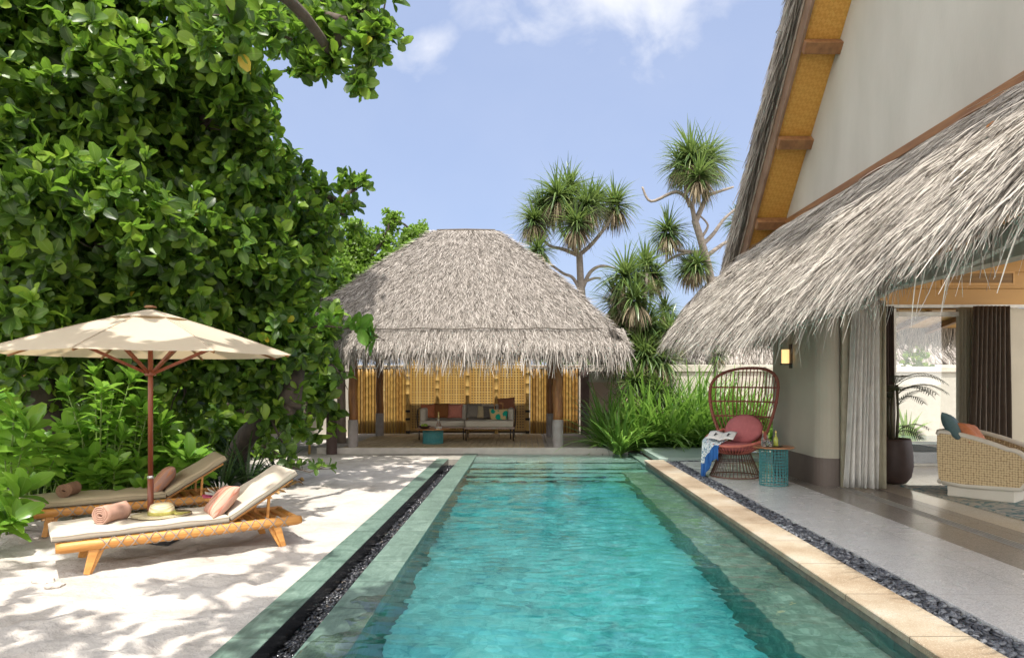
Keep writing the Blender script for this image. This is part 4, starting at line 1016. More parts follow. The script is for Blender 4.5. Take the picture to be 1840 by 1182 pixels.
# striped pillows
def stripes(name, cols, scale=5.0):
    m,nt,b=new_mat(name); v=coords(nt); s=nt.nodes.new('ShaderNodeSeparateXYZ'); nt.links.new(v,s.inputs[0])
    n_=nt.nodes.new('ShaderNodeTexNoise'); n_.noise_dimensions='1D'; n_.inputs['Scale'].default_value=scale*4; n_.inputs['Detail'].default_value=3; nt.links.new(math_n(nt,'ADD',s.outputs[0],3.3),n_.inputs['W'])
    c=ramp(nt,cols,n_.outputs['Fac'],'CONSTANT',[0,.38,.45,.52,.59,.66][:len(cols)])
    c=mix(nt,c,(.9,.85,.8),math_n(nt,'MULTIPLY',noise(nt,coords(nt,(30,300,1)),1,2),.12))
    nt.links.new(c,b.inputs['Base Color']); b.inputs['Roughness'].default_value=.95; bump(nt,b,noise(nt,v,250,2),.2,.003); return m
def obj_at(mb,name,mat,loc,label,cat_,rz=0,rot=None,**k):
    o=mb.build(name,mat,None,**k); o.location=loc; o.rotation_euler=rot or (0,0,rz); return tag(o,label,cat_)
st1=stripes('striped_pink_weave',[(.28,.075,.035),(.42,.14,.075),(.48,.24,.17),(.34,.11,.055),(.44,.30,.21),(.25,.12,.095)])
st2=stripes('striped_rust_weave',[(.30,.09,.03),(.38,.14,.05),(.28,.14,.10),(.42,.22,.12),(.33,.12,.05),(.25,.12,.09)])
def pil(l,px,py,pz,ang,mat,label,tw=0,yaw=0):
    o=MB().pillow((0,0,0),.44,.36,.15).build('pillow',mat,None,smooth=True,weld=True)
    Rr=l.matrix_basis.to_3x3() @ Euler((0,0,R(yaw))).to_matrix() @ Euler((0,R(-ang),0)).to_matrix() @ Euler((0,0,R(90+tw))).to_matrix()
    o.matrix_basis=Matrix.Translation(onl(l,px,py,pz)) @ Rr.to_4x4(); tag(o,label,'pillow'); return o
pil(l1,1.31,.25,.455,48,st1,'pink and tan striped pillow leaning on the nearer lounger backrest',8,-6)
pil(l2,1.33,.30,.465,52,st2,'rust striped pillow leaning on the farther lounger backrest',6,-8)
# rolled towels
def towel(l,x,y,z,label,c,c2,rz,L_=.27,r0=.078):
    mb=MB(); pts=[]; n_=90; turns=4.2
    prof=[]
    for i in range(n_+1):
        a=2*math.pi*turns*i/n_; r_=.012+(r0-.012)*i/n_; prof.append((r_*math.cos(a)*1.04,r_*math.sin(a)*.94))
    th=.0135
    for k in range(9):
        yq=lerp(-L_/2,L_/2,k/8); bul=1+.05*math.sin(k*.9+1)
        for (a_,b_) in prof: mb.v.append((a_*bul+ .003*math.sin(k*3+a_*60),yq+.005*math.sin(a_*80),b_*bul))
    W_=n_+1
    for k in range(8):
        for i in range(n_): mb.f.append((k*W_+i,k*W_+i+1,(k+1)*W_+i+1,(k+1)*W_+i))
    o=mb.build('rolled_towel',cloth('terry_'+c2,c,0,c2=tuple(v_*.7 for v_ in c)),None,smooth=True)
    s_=o.modifiers.new('solidify','SOLIDIFY'); s_.thickness=.0135; s_.offset=0
    o.location=onl(l,x,y,z); o.rotation_euler=(0,0,rz); tag(o,label,'towel')
towel(l1,.42,.36,.435,'pinkish tan rolled towel on the foot half of the nearer lounger',(.46,.27,.20),'pink',R(-62+20)+.5,.25,.085)
towel(l2,.42,.33,.432,'brown rolled towel on the foot of the farther lounger',(.25,.14,.085),'brown',R(8),.22,.075)
# straw hat
m_straw,nt,b=new_mat('straw'); v=coords(nt); wv=nt.nodes.new('ShaderNodeTexWave'); wv.wave_type='RINGS'; wv.rings_direction='Z'; wv.inputs['Scale'].default_value=38; wv.inputs['Distortion'].default_value=1; nt.links.new(v,wv.inputs[0])
nt.links.new(ramp(nt,[(.55,.44,.24),(.76,.66,.43)],wv.outputs['Fac']),b.inputs['Base Color']); b.inputs['Roughness'].default_value=.8; bump(nt,b,wv.outputs['Fac'],.5,.004)
hp=onl(l1,.82,.36,.362)
hat=thing('straw_hat','wide brimmed straw hat with a woven yellow green band on the nearer lounger','hat',hp,.4)
MB().lathe([(.235,.012),(.21,.004),(.16,.006),(.105,.012),(.102,.03),(.096,.075),(.085,.102),(.06,.112),(.004,.113)],n=40,sx=1.08).build('hat_body',m_straw,hat,smooth=True)
mb=MB(); mb.lathe([(.1075,.012),(.109,.016),(.1065,.040),(.1045,.044)],n=40,sx=1.08); mb.tube([(.10,-.05,.03),(.14,-.06,.02),(.19,-.05,.018),(.235,-.03,.02)],[.016,.014,.011,.006],8); mb.tube([(.10,-.04,.03),(.13,-.10,.02),(.18,-.11,.016)],[.014,.012,.006],8)
mb.build('hat_band',M('olive_band',(.42,.38,.10),(.30,.26,.06),rough=.8,scale=60),hat,smooth=True)
# little table between the loungers with an open book
ps=Vector((-3.28,7.33,ZS)); st_=thing('side_stool','small teak stool between the lounger backrests carrying an open book','stool',ps,RZ)
mb=MB(); mb.lathe([(.19,.33),(.20,.338),(.20,.362),(.195,.37)],n=32); mb.build('stool_top',m_teak,st_)
for k in range(3):
    a=k*2.1+.3; mb=MB(); mb.bar((.10*math.cos(a),.10*math.sin(a),.33),(.17*math.cos(a),.17*math.sin(a),0),.05,.04,.035,.03); mb.build('leg',m_teak,st_,bevel=.004)
m_paper=M('paper',(.82,.80,.76),(.70,.68,.64),rough=.9,scale=30)
bk=thing('open_book','open paperback with pink cover and fanned pages on the small stool','book',ps+Vector((-.02,-.02,.372)),.5)
mb=MB()
for k in range(9):
    a=R(lerp(12,168,k/8)); 
    mb.grid(lambda u,v_,a=a: Vector((.15*u*math.cos(a+.35*(u-.5)*math.cos(a)),(v_-.5)*.20,.006+.15*u*math.sin(a)*(1-.1*u)+.004)),8,2)
mb.build('pages',m_paper,bk)
mb=MB(); mb.box((-.085,0,.004),(.16,.22,.006)); mb.box((.085,0,.004),(.16,.22,.006)); mb.build('cover',M('pink_cover',(.62,.10,.22),rough=.5),bk)
# ------------------------------------------------------------------ umbrella
UX,UY=-3.87,7.0
um=thing('garden_umbrella','cream octagonal garden umbrella with reddish brown wooden pole and ribs over the loungers','umbrella',(UX,UY,ZS))
m_pole2=M('mahogany',(.27,.075,.032),(.16,.04,.018),rough=.35,scale=3,stretch=(5,5,.5))
MB().tube([(0,0,.05),(0,0,.62)],.029,16).build('lower_pole',m_pole2,um,smooth=True)
MB().tube([(0,0,.62),(0,0,2.26)],.0245,16).build('pole',m_pole2,um,smooth=True)
m_chr=M('steel',(.6,.6,.6),rough=.25,metal=1); MB().lathe([(.031,.60),(.032,.615),(.031,.63)],n=16).build('collar',m_chr,um)
mb=MB(); mb.box((0,0,.025),(.78,.78,.045)); ub=mb.build('base_plate',M('dark_base',(.03,.03,.032),rough=.5),um,bevel=.008)
for x,y in ((-.34,-.34),(.34,-.34),(-.34,.34),(.34,.34)): MB().lathe([(.03,.0),(.03,.05),(.018,.056)],(x,y,0),10).build('castor',m_chr,ub,smooth=True)
UR,ZR_,ZA_=1.41,1.875,2.335; va_=[R(5+45*k) for k in range(8)]
def canopy_pt(a,rr):   # a continuous angle, rr 0..1
    k=(math.degrees(a)-5)/45; k0=math.floor(k); fr_=k-k0; a0=R(5+45*k0); a1=R(5+45*(k0+1))
    p0=Vector((math.cos(a0),math.sin(a0))); p1=Vector((math.cos(a1),math.sin(a1))); p=p0.lerp(p1,fr_)*UR*rr
    z=ZA_-(ZA_-ZR_)*(rr**1.0)+.018*math.sin(math.pi*rr) - .035*math.sin(math.pi*fr_)*rr*(1.15-rr)*1.5
    edge=1-.03*math.sin(math.pi*fr_)*rr
    return Vector((p.x*edge,p.y*edge,z))
m_can,nt,b=new_mat('cream_canopy'); v=coords(nt); c=ramp(nt,[(.55,.47,.36),(.60,.52,.41)],noise(nt,v,3,5)); nt.links.new(c,b.inputs['Base Color']); b.inputs['Roughness'].default_value=.95; bump(nt,b,noise(nt,v,200,2),.2,.003)
t_=nt.nodes.new('ShaderNodeBsdfTranslucent'); t_.inputs[0].default_value=(.66,.50,.30,1); ms=nt.nodes.new('ShaderNodeMixShader'); ms.inputs[0].default_value=.32; nt.links.new(b.outputs[0],ms.inputs[1]); nt.links.new(t_.outputs[0],ms.inputs[2]); nt.links.new(ms.outputs[0],nt.nodes['Material Output'].inputs[0])
mb=MB()
for k in range(8):
    mb.grid(lambda u,v_,k=k: canopy_pt(R(5+45*(k+min(u,.99999))),lerp(.145,1,v_)),9,14)
cn=mb.build('canopy',m_can,um,smooth=True,weld=False)
mb=MB()
for k in range(8): mb.tube([canopy_pt(R(5+45*k+.01),lerp(.15,1,i/12))+Vector((0,0,.003)) for i in range(13)],.004,5)
mb.build('seam',m_can,cn,smooth=True)
mb=MB()
for k in range(8):
    mb.grid(lambda u,v_,k=k: canopy_pt(R(5+45*(k+min(u,.99999))),lerp(.02,.26,v_))+Vector((0,0,.012+ .016*math.sin(math.pi*u)*v_)),9,4)
mb.build('vent_cap',m_can,cn,smooth=True)
MB().lathe([(.055,0),(.06,.01),(.045,.022),(.01,.028)],(0,0,ZA_+.02),20).build('finial',m_trim,um,smooth=True)
MB().lathe([(.05,0),(.055,.01),(.055,.05),(.04,.06)],(0,0,1.655),20).build('hub',m_pole2,um,smooth=True)
MB().lathe([(.045,0),(.05,.01),(.05,.04),(.04,.05)],(0,0,2.235),20).build('top_hub',m_pole2,um,smooth=True)
for k in range(8):
    a=va_[k]; d=Vector((math.cos(a),math.sin(a),0)); mb=MB()
    e=canopy_pt(R(5+45*k+.01),.985)-Vector((0,0,.022)); s0=canopy_pt(R(5+45*k+.01),.03)-Vector((0,0,.03)); mid=canopy_pt(R(5+45*k+.01),.57)-Vector((0,0,.032))
    mb.bar(d*.045+Vector((0,0,2.26)),mid,.017,.026); mb.bar(mid,e,.017,.026,.013,.018); rbk=mb.build('rib',m_trim,um)
    mb=MB(); mb.bar(d*.05+Vector((0,0,1.69)),mid-Vector((0,0,.02)),.018,.028); mb.build('strut',m_pole2,um)

# ------------------------------------------------------------------ peacock chair
pc=thing('peacock_chair','tall brown and salmon woven peacock chair facing the pool beside the teal drum table','chair',(3.31,10.75,0),R(-38))
m_rod=M('brown_rod',(.15,.065,.045),rough=.45); m_sal=M('salmon_rope',(.56,.17,.13),(.46,.13,.09),rough=.7,scale=60); m_red=M('brown_rope',(.28,.085,.06),(.19,.055,.04),rough=.65,scale=60)
mb=MB(); N_=40
for k in range(N_):
    a=2*math.pi*k/N_; mb.tube([(.235*math.cos(a),.235*math.sin(a),.37),(.385*math.cos(a),.385*math.sin(a),.012)],.0055,6)
for r_,z,w_ in ((.385,.014,.011),(.235,.37,.010),(.30,.235,.004)): mb.tube([(r_*math.cos(2*math.pi*k/48),r_*math.sin(2*math.pi*k/48),z) for k in range(48)],w_,7,closed=True)
mb.build('rod_base',m_rod,pc,smooth=True)
def rim(a):   # a = 0 at the front (-Y), goes round; arms rise towards the back
    s=(1-math.cos(a))/2; return Vector((.46*math.sin(a), -.42*math.cos(a)+.02, .50+.24*s**1.1))
mb=MB(); K=52
for k in range(K):
    a=2*math.pi*k/K; b0=Vector((.20*math.sin(a),-.20*math.cos(a),.365)); r1=rim(a); m_=b0.lerp(r1,.55)+Vector((0,0,-.045)); 
    mb.tube([b0,b0.lerp(m_,.5)+Vector((0,0,-.006)),m_,m_.lerp(r1,.5)+Vector((0,0,-.008)),r1],.0085,6)
mb.build('basket',m_sal,pc,smooth=True)
mb=MB(); mb.tube([rim(2*math.pi*k/60) for k in range(60)],.023,10,closed=True); mb.build('arm_rim',m_sal,pc,smooth=True)
mb=MB(); mb.lathe([(.21,.355),(.22,.36),(.22,.37)],n=32); mb.build('seat_plate',m_sal,pc)
HB=1.72
def hw(z):  # half width of the back outline at height z
    t=(z-.50)/(HB-.50); t=max(0,min(1,t)); 
    lo=.32+.24*math.sin(min(1,t/.72)*math.pi/2)
    return lo if t<.68 else lo*max(0,1-((t-.68)/.32)**2.7)**.42
def bp(x,z):
    t=(z-.5)/(HB-.5); yb=.40+.30*t; 
    return Vector((x, yb-.95*x*x*(1-.15*t), z+.0))
mb=MB(); ns=19
for i in range(ns):
    q=lerp(-1,1,i/(ns-1))*.97; pts=[]
    for j in range(26):
        z=lerp(.52,HB-.005,j/25); x=q*(.30+.26*math.sin(min(1,((z-.5)/(HB-.5))/.72)*math.pi/2))
        if abs(x)<=hw(z)+.004: pts.append(bp(x,z))
    if len(pts)>1:
        xe=pts[-1].x; mb.tube(pts,.0085,6)
mb.build('back_spokes',m_red,pc,smooth=True)
mb=MB(); 
for z in (.70,.93,1.17,1.40):
    w_=hw(z); mb.tube([bp(lerp(-w_,w_,i/24),z) for i in range(25)],[.013]*25,8)
    for s_ in (-1,1): mb.lathe([(.004,-.028),(.024,-.018),(.03,0),(.024,.018),(.004,.028)],tuple(bp(s_*w_,z)),10)
mb.build('back_bands',m_red,pc,smooth=True)
outl=[]; 
for j in range(31): z=lerp(.50,HB,j/30); outl.append((hw(z),z))
tops=[(hw(HB-.0001)*0,HB)]
left=[bp(-w_,z) for w_,z in outl]; right=[bp(w_,z) for w_,z in outl]
pts=left[:-1]+[bp(0,HB)]+right[:-1][::-1]
# refine near the top where the outline turns
ref=[]; 
for i in range(41):
    a=lerp(0,math.pi,i/40); 
    ref.append((a))
zt0=.50+.68*(HB-.5); top=[]
for i in range(41):
    a=math.pi-math.pi*i/40; wl_=hw(zt0); sn=math.sin(a); z=zt0+(HB-zt0)*(sn**(2/2.7)); x=wl_*math.copysign(abs(math.cos(a))**.84,math.cos(a)); top.append(bp(x,z))
pts=[bp(-hw(lerp(.5,zt0,j/18)),lerp(.5,zt0,j/18)) for j in range(18)]+top+[bp(hw(lerp(.5,zt0,j/18)),lerp(.5,zt0,j/18)) for j in range(17,-1,-1)]
mb=MB(); mb.tube(pts,.021,10); mb.build('back_rim',m_red,pc,smooth=True)
mb=MB()
for i,(p_,q_) in enumerate(zip(pts[:-1],pts[1:])):
    for f_ in (.25,.75):
        c_=p_.lerp(q_,f_); d_=(q_-p_).normalized(); mb.tube([c_-d_*.006,c_+d_*.006],.0255,10)
mb.build('rope_wrap',M('rope_wrap',(.34,.11,.075),(.17,.05,.035),rough=.7,scale=90),pc,smooth=True)
m_rose=M('rose_fabric',(.48,.15,.155),(.42,.125,.13),rough=.95,scale=20,bmp=.2,bscale=300)
pcm=pc.matrix_basis
o=MB().lathe([(.05,-.05),(.29,-.05),(.335,-.02),(.34,.01),(.32,.045),(.25,.058),(.01,.06)],n=40).build('seat_cushion',m_rose,None,smooth=True); o.location=pcm@Vector((0,.0,.475)); tag(o,'round rose red seat cushion in the peacock chair','cushion')
o=MB().lathe([(.02,-.075),(.16,-.07),(.25,-.045),(.285,0),(.25,.045),(.16,.07),(.02,.075)],n=40,sx=1.08,sy=.88).build('back_cushion',m_rose,None,smooth=True); o.matrix_basis=pcm@Matrix.Translation((.06,.22,.74))@Euler((R(66),0,0)).to_matrix().to_4x4(); tag(o,'dusty rose back cushion leaning in the peacock chair','cushion')
# magazine
mg=thing('magazine','open magazine with small dark pictures lying on the peacock chair seat','magazine',pcm@Vector((-.14,-.20,.585)),R(-38+8))
mgm=MB(); mgm.grid(lambda u,v_: Vector((lerp(-.21,.21,u),lerp(-.14,.14,v_)*1.0,.03*abs(math.sin((u-.5)*math.pi*1.6))+.10*v_)),21,6); o=mgm.build('pages',m_paper,mg,smooth=True); s_=o.modifiers.new('s','SOLIDIFY'); s_.thickness=.006
mgm=MB(); 
for x in (-.10,.10):
    poly=[(-.012,-.05),(.0,.06),(.02,.02),(.045,.03),(.02,-.01),(.012,-.06)]
    vs=[]
    for a_,b_ in poly:
        u=(x+a_+.21)/.42; v_=(b_+.14)/.28; vs.append((x+a_,b_,.03*abs(math.sin((u-.5)*math.pi*1.6))+.10*v_+.009))
    mgm.add(vs,[tuple(range(len(vs)))])
mgm.build('pictures',M('ink',(.03,.03,.035)),mg)
# throw draped over the front left of the seat
m_thr,nt,b=new_mat('blue_and_white_throw'); uvn=nt.nodes.new('ShaderNodeUVMap'); uvn.uv_map='UVMap'; s=nt.nodes.new('ShaderNodeSeparateXYZ'); nt.links.new(uvn.outputs[0],s.inputs[0])
v=coords(nt); pat=math_n(nt,'GREATER_THAN',noise(nt,v,38,3,.6),.53); pc_=mix(nt,(.72,.76,.76),(.16,.28,.36),pat)
blu=ramp(nt,[(.02,.09,.30),(.03,.16,.45)],noise(nt,v,8,4)); edge=math_n(nt,'GREATER_THAN',math_n(nt,'ADD',s.outputs[1],math_n(nt,'MULTIPLY',math_n(nt,'SUBTRACT',noise(nt,v,10,2),.5),.10)),.60)
nt.links.new(mix(nt,pc_,blu,edge),b.inputs['Base Color']); b.inputs['Roughness'].default_value=.9
nu,nv=46,34; V=[];UV=[]
for j in range(nv):
    v_=j/(nv-1)
    for i in range(nu):
        u=i/(nu-1); side=lerp(-.44,-.08,u); wv=.022*math.sin(u*21+.6*math.sin(v_*5))+.010*math.sin(u*47)
        L_=v_*(.66+.12*math.sin(u*5+.4)+(.16 if u<.22 else 0))
        # path: from on the seat to the rim, over it, then down
        aa=math.asin(max(-1,min(1,side/.46))); rp=rim(aa) if True else 0
        inx=Vector((side*.75,-.10,.575)); top=rp+Vector((0,-.0,.034)); out=rp+Vector((.03*math.sin(aa),-.040,.0))
        l0=(top-inx).length
        if L_<l0: p=inx.lerp(top,L_/l0)+Vector((0,0,wv*.6))
        elif L_<l0+.05: p=top.lerp(out,(L_-l0)/.05)+Vector((0,wv*.5,0))
        else: 
            dn=L_-l0-.05; p=out+Vector((side*.10*dn,-wv*(1+dn*1.6)-.02*dn,-dn))
        V.append(p);UV.append((u,v_))
idx=[(j*nu+i,j*nu+i+1,(j+1)*nu+i+1,(j+1)*nu+i) for j in range(nv-1) for i in range(nu-1)]
thr=np_mesh('throw_blanket',np.array([tuple(p) for p in V]),np.array(idx),m_thr,None,smooth=True,uv=np.array(UV)); thr.matrix_basis=pcm.copy(); s_=thr.modifiers.new('s','SOLIDIFY'); s_.thickness=.006; s_.offset=1
tag(thr,'blue and white fringed throw draped over the front of the peacock chair','blanket')
# drum side table with bottles
sd=drum_table('side_table','teal wire drum side table with round brown wooden top beside the peacock chair',(XA(1390,9.85),9.85,0),.195,.56,.285,26,13,.0036,M('brown_tabletop',(.42,.19,.08),(.28,.115,.045),rough=.3,scale=4,stretch=(1,8,1)))
bx_,by_=XA(1390,9.85),9.85
def bottle(px,dy,h_,r_,mat,label,name='glass_bottle',cat_='bottle',stop=None):
    t=thing(name,label,cat_,(XA(px,by_+dy),by_+dy,.561))
    MB().lathe([(r_*.9,0),(r_,.006),(r_,h_*.52),(r_*.8,h_*.62),(r_*.32,h_*.74),(r_*.32,h_*.96),(r_*.38,h_)],n=20).build('glass',mat,t,smooth=True)
    if stop: MB().lathe([(r_*.30,h_*.9),(r_*.36,h_+.004),(r_*.33,h_+.03)],n=12).build('stopper',stop,t,smooth=True)
m_oil=M('yellow_green_glass',(.42,.44,.08),(.30,.33,.05),rough=.08)
bottle(1394,-.03,.20,.034,m_oil,'small yellow green bottle on the drum side table, right of the tumblers',stop=m_gold)
bottle(1371,.07,.19,.028,m_glass,'slim clear bottle with brass stopper at the back of the drum side table',stop=m_gold)
bottle(1379,.0,.155,.034,m_glass,'clear stout decanter in the middle of the drum side table','small_decanter','decanter')
tray=MB().lathe([(.13,0),(.14,.008),(.135,.010)],n=32).build('tray',m_dframe,None); tray.location=(bx_-.02,by_-.03,.5612); tag(tray,'thin dark round tray under the bottles on the drum side table','tray')
for px,dy,lb in ((1373,-.13,'short glass tumbler at the front left of the tray'),(1384,-.16,'short glass tumbler at the front right of the tray')):
    o=MB().lathe([(.026,0),(.03,.004),(.032,.07),(.029,.07),(.027,.01)],n=20).build('tumbler',m_glass,None,smooth=True); o.location=(XA(px,by_+dy),by_+dy,.5725); tag(o,lb,'glass')

# ------------------------------------------------------------------ inside the room
m_cane,nt,b=new_mat('woven_cane'); v=coords(nt)
wa=nt.nodes.new('ShaderNodeTexVoronoi'); wa.inputs['Scale'].default_value=34; wa.inputs['Randomness'].default_value=.25; nt.links.new(v,wa.inputs['Vector'])
c=ramp(nt,[(.66,.52,.31),(.56,.43,.24),(.26,.17,.08)],wa.outputs['Distance'],pos=[0,.42,.62]); nt.links.new(c,b.inputs['Base Color']); b.inputs['Roughness'].default_value=.6; bump(nt,b,wa.outputs['Distance'],.5,.006)
m_cream=M('cream_lacquer',(.62,.58,.50),(.57,.53,.45),rough=.45,scale=3)
AX0,AX1,AY0,AY1=5.2,6.18,8.62,9.42
ac=thing('armchair','low cane sided armchair with cream rounded frame in the open room','armchair',((AX0+AX1)/2,9.0,0))
def side_outline():
    P_=[]; zt_=.84; zf=.66; zb=.20
    P_.append((AX0+.02,zb+.05)); P_.append((AX0,.5)); P_.append((AX0+.0,zt_-.04)); P_.append((AX0+.03,zt_))
    for i in range(1,9): q=i/8; P_.append((lerp(AX0+.03,AX1-.20,q), zt_-(zt_-zf)*(q**1.6)))
    for i in range(1,8): a=math.pi/2*(1-i/8); P_.append((AX1-.20+.20*math.cos(a), zf-.16+.16*math.sin(a)))
    P_.append((AX1,.40)); P_.append((AX1-.01,.27)); P_.append((AX1-.07,.19)); P_.append((AX0+.30,.165)); P_.append((AX0+.06,.185))
    return P_
OUT=side_outline()
for y0,y1 in ((AY0,AY0+.05),(AY1-.05,AY1)):
    mb=MB(); mb.prism(OUT[::-1],1,y0,y1); mb.build('cane_panel',m_cane,ac,world=True)
    mb=MB(); mb.tube([(x,(y0+y1)/2,z) for x,z in OUT[2:]],.033,10); mb.build('side_frame',m_cream,ac,world=True,smooth=True)
mb=MB(); mb.bx(AX0+.005,AX0+.05,AY0+.051,AY1-.051,.19,.82); mb.build('back_panel',m_cane,ac,world=True); mb=MB(); mb.tube([(AX0+.01,AY0+.03,.84),(AX0+.01,AY1-.03,.84)],.032,10); mb.build('top_rail',m_cream,ac,world=True,smooth=True); mb=MB(); mb.tube([(AX0+.02,AY0+.03,.19),(AX0+.02,AY1-.03,.19)],.03,10); mb.build('bottom_rail',m_cream,ac,world=True,smooth=True)
mb=MB(); mb.bx(AX0+.10,AX1-.14,AY0+.06,AY1-.06,0.008,.16); mb.build('foot_block',m_cream,ac,world=True,bevel=.01)
mb=MB(); mb.bx(AX0+.06,AX1-.02,AY0+.052,AY1-.052,.165,.44); mb.build('seat_cushion',m_canvas,ac,world=True,bevel=.05,seg=4,smooth=True)
_a=R(-50); _rot=Matrix.Rotation(_a,3,'Z'); _c=Vector((5.40,8.92,0)); _off=_rot@(Vector((AX0,AY0,0))-ac.location)
ac.rotation_euler=(0,0,_a); ac.location=_c-_off
def rp_(px,py,y,w_,h_,c,label,rot): 
    o=MB().pillow((0,0,0),w_,h_,.16).build('cushion',M('cushion_fabric',c,rough=.6,scale=20,bmp=.2,bscale=200),None,smooth=True,weld=True); o.location=(XA(px,y),y,ZA(py,y)); o.rotation_euler=rot; tag(o,label,'cushion')
rp_(1712,768,8.93,.40,.40,(.06,.12,.13),'dark teal cushion standing against the back of the cane armchair',(R(60),R(10),R(50)))
rp_(1745,780,8.80,.36,.32,(.48,.17,.07),'burnt orange cushion in front of the teal one in the cane armchair',(R(50),R(8),R(25)))
mr_,nt,b=new_mat('patterned_rug'); v=coords(nt); n_=noise(nt,v,6,4,.6,1.5); nt.links.new(ramp(nt,[(.10,.20,.21),(.34,.36,.33),(.47,.44,.38)],n_,pos=[.40,.48,.58]),b.inputs['Base Color']); b.inputs['Roughness'].default_value=1; bump(nt,b,noise(nt,v,150,2),.6,.01)
mb=MB(); mb.bx(XA(1682,8.9),9.3,7.25,9.75,-.003,.010); o=mb.build('rug',mr_); tag(o,'grey and teal patterned rug under the cane armchair','rug')
# potted palm
pp=thing('potted_palm','dark leaved palm in a large rounded dark brown pot inside the doorway','plant',(XA(1609,10.0),10.05,0))
MB().lathe([(.10,0),(.17,.01),(.235,.10),(.262,.25),(.255,.45),(.235,.62),(.222,.66),(.205,.66),(.21,.60),(.01,.58)],n=36).build('pot',M('dark_clay',(.085,.055,.048),(.055,.035,.03),rough=.55,scale=4),pp,smooth=True)
mb=MB()
for k in range(5):
    a=k*1.3; mb.tube([(.04*math.cos(a),.04*math.sin(a),.55),(.07*math.cos(a),.07*math.sin(a),1.0),(.05*math.cos(a+.3),.05*math.sin(a+.3),1.45)],[.022,.018,.014],8)
mb.build('stems',M('palm_stem',(.10,.09,.05)),pp,smooth=True)
parts_=[]; tb=MB()
for k in range(19):
    a=rng.uniform(0,6.28); z0=rng.uniform(.70,1.5); L_=rng.uniform(.35,.6); up=rng.uniform(.45,1.2)
    if k<6: a=rng.uniform(-1.1,.5); z0=rng.uniform(1.25,1.5); L_=.68; up=.75
    p=np.array([.05*math.cos(a),.05*math.sin(a),z0]); d=np.array([math.cos(a)*math.cos(up),math.sin(a)*math.cos(up),math.sin(up)]); pts=[]; ds=[]
    for i in range(15): pts.append(p.copy()); ds.append(d.copy()); p=p+d*L_/14; d=d-np.array([0,0,.115]); d=d/np.linalg.norm(d)
    tb.tube([tuple(q) for q in pts],[.006*(1-i/18) for i in range(15)],5)
    pts=np.array(pts[2:]); ds=np.array(ds[2:]); sd=norm(np.cross(ds,np.array([0,0,1.])))
    for s_ in (-1,1):
        for off in (0.25,):
            Pq=pts+ds*off*L_/14; Dq=norm(sd*s_+ds*.9+np.array([0,0,-.1])); parts_.append(ribbons(Pq,Dq,np.cross(sd,ds),np.sin(np.linspace(.5,2.9,13))*.15+.05,.019,.35,3,.1,.15))
V,Q=cat(parts_); V=V+np.array([pp.location.x,pp.location.y,0]); np_mesh('fronds',V,Q,M_island('palm_leaf',[(.012,.022,.014),(.03,.05,.03),(.05,.075,.04)],.35),pp)
tb.build('frond_ribs',M('palm_rib',(.05,.06,.03)),pp,smooth=True)
# courtyard seen through the window
pool2=thing('plunge_pool','small plunge pool with pale water seen through the room window','pool',(7.4,14.0,-.1))
mb=MB(); mb.bx(5.5,9.4,13.0,13.2,-.1,.30); mb.bx(5.5,9.4,15.0,15.2,-.1,.28); mb.build('pool_curb',M('dark_curb',(.06,.07,.07),rough=.4),pool2,world=True)
mb=MB(); mb.bx(5.5,9.4,12.95,13.21,.301,.33); mb.build('pool_coping',M('pale_coping',(.40,.50,.46),rough=.5),pool2,world=True)
mb=MB(); mb.bx(5.5,9.4,13.211,14.99,.1,.305); mb.build('pool_surface',M('pool_pale_water',(.25,.50,.46),(.20,.43,.40),rough=.08,scale=3),pool2,world=True)
wall('courtyard_wall','white rendered courtyard wall seen through the room window',5.9,12,16.6,1.86,M('white_render',(.50,.48,.42),(.45,.43,.37),rough=.9),cap=.14)
mb=MB(); mb.box((7.35,13.4,2.70),(4.3,2.2,.02),(R(-5.5),0,0)); t=thing('rear_eave','yellow matting eave with brown beams outside the room window','eave',(7,13,2.9)); mb.build('eave_lining',m_soffit,t,world=True)
for x in (6.75,7.35,8.1):
    mb=MB(); mb.bar((x,12.35,2.73),(x+.35,14.4,2.53),.08,.10); mb.build('rafter',m_trim,t,world=True)
mb=MB(); mb.bx(5.2,9.5,14.42,14.52,2.42,2.58); mb.build('eave_beam',m_beam,t,world=True)
# ------------------------------------------------------------------ neighbour house
nb=thing('neighbour_house','low house with weathered thatched roof behind the garden wall on the right','house',(9,23,-.1))
nr=hip_roof(4.35,17,20.35,26,2.15,6.4,15,23.2,5.1,.1)
mb=MB()
for f_ in nr: surf_mesh(mb,f_)
mb.build('roof',m_thatch_dark,nb,world=True,smooth=True)
cov=[thatch_cover(nr[0],11000,(.22,.45),.03,.28,(.02,.14),.2,2),thatch_cover(nr[3],5000,(.22,.45),.03,.28,(.02,.14),.2,2),fringe(rline((4.35,20.35,2.12),(17,20.35,2.12)),const((0,-1,0)),7000,(.25,.45),.024,.3,.5,.4,rise=.28),fringe(rline((4.35,20.35,2.12),(4.35,26,2.12)),const((-1,0,0)),1500,(.25,.5),.026,.3,.5,.4,rise=.28)]
V,Q=cat(cov); np_mesh('thatch',V,Q,m_thatch,nb)
mb=MB(); mb.bx(5.3,16,21.2,21.4,-.1,2.2); mb.build('house_wall',m_wall,nb,world=True)
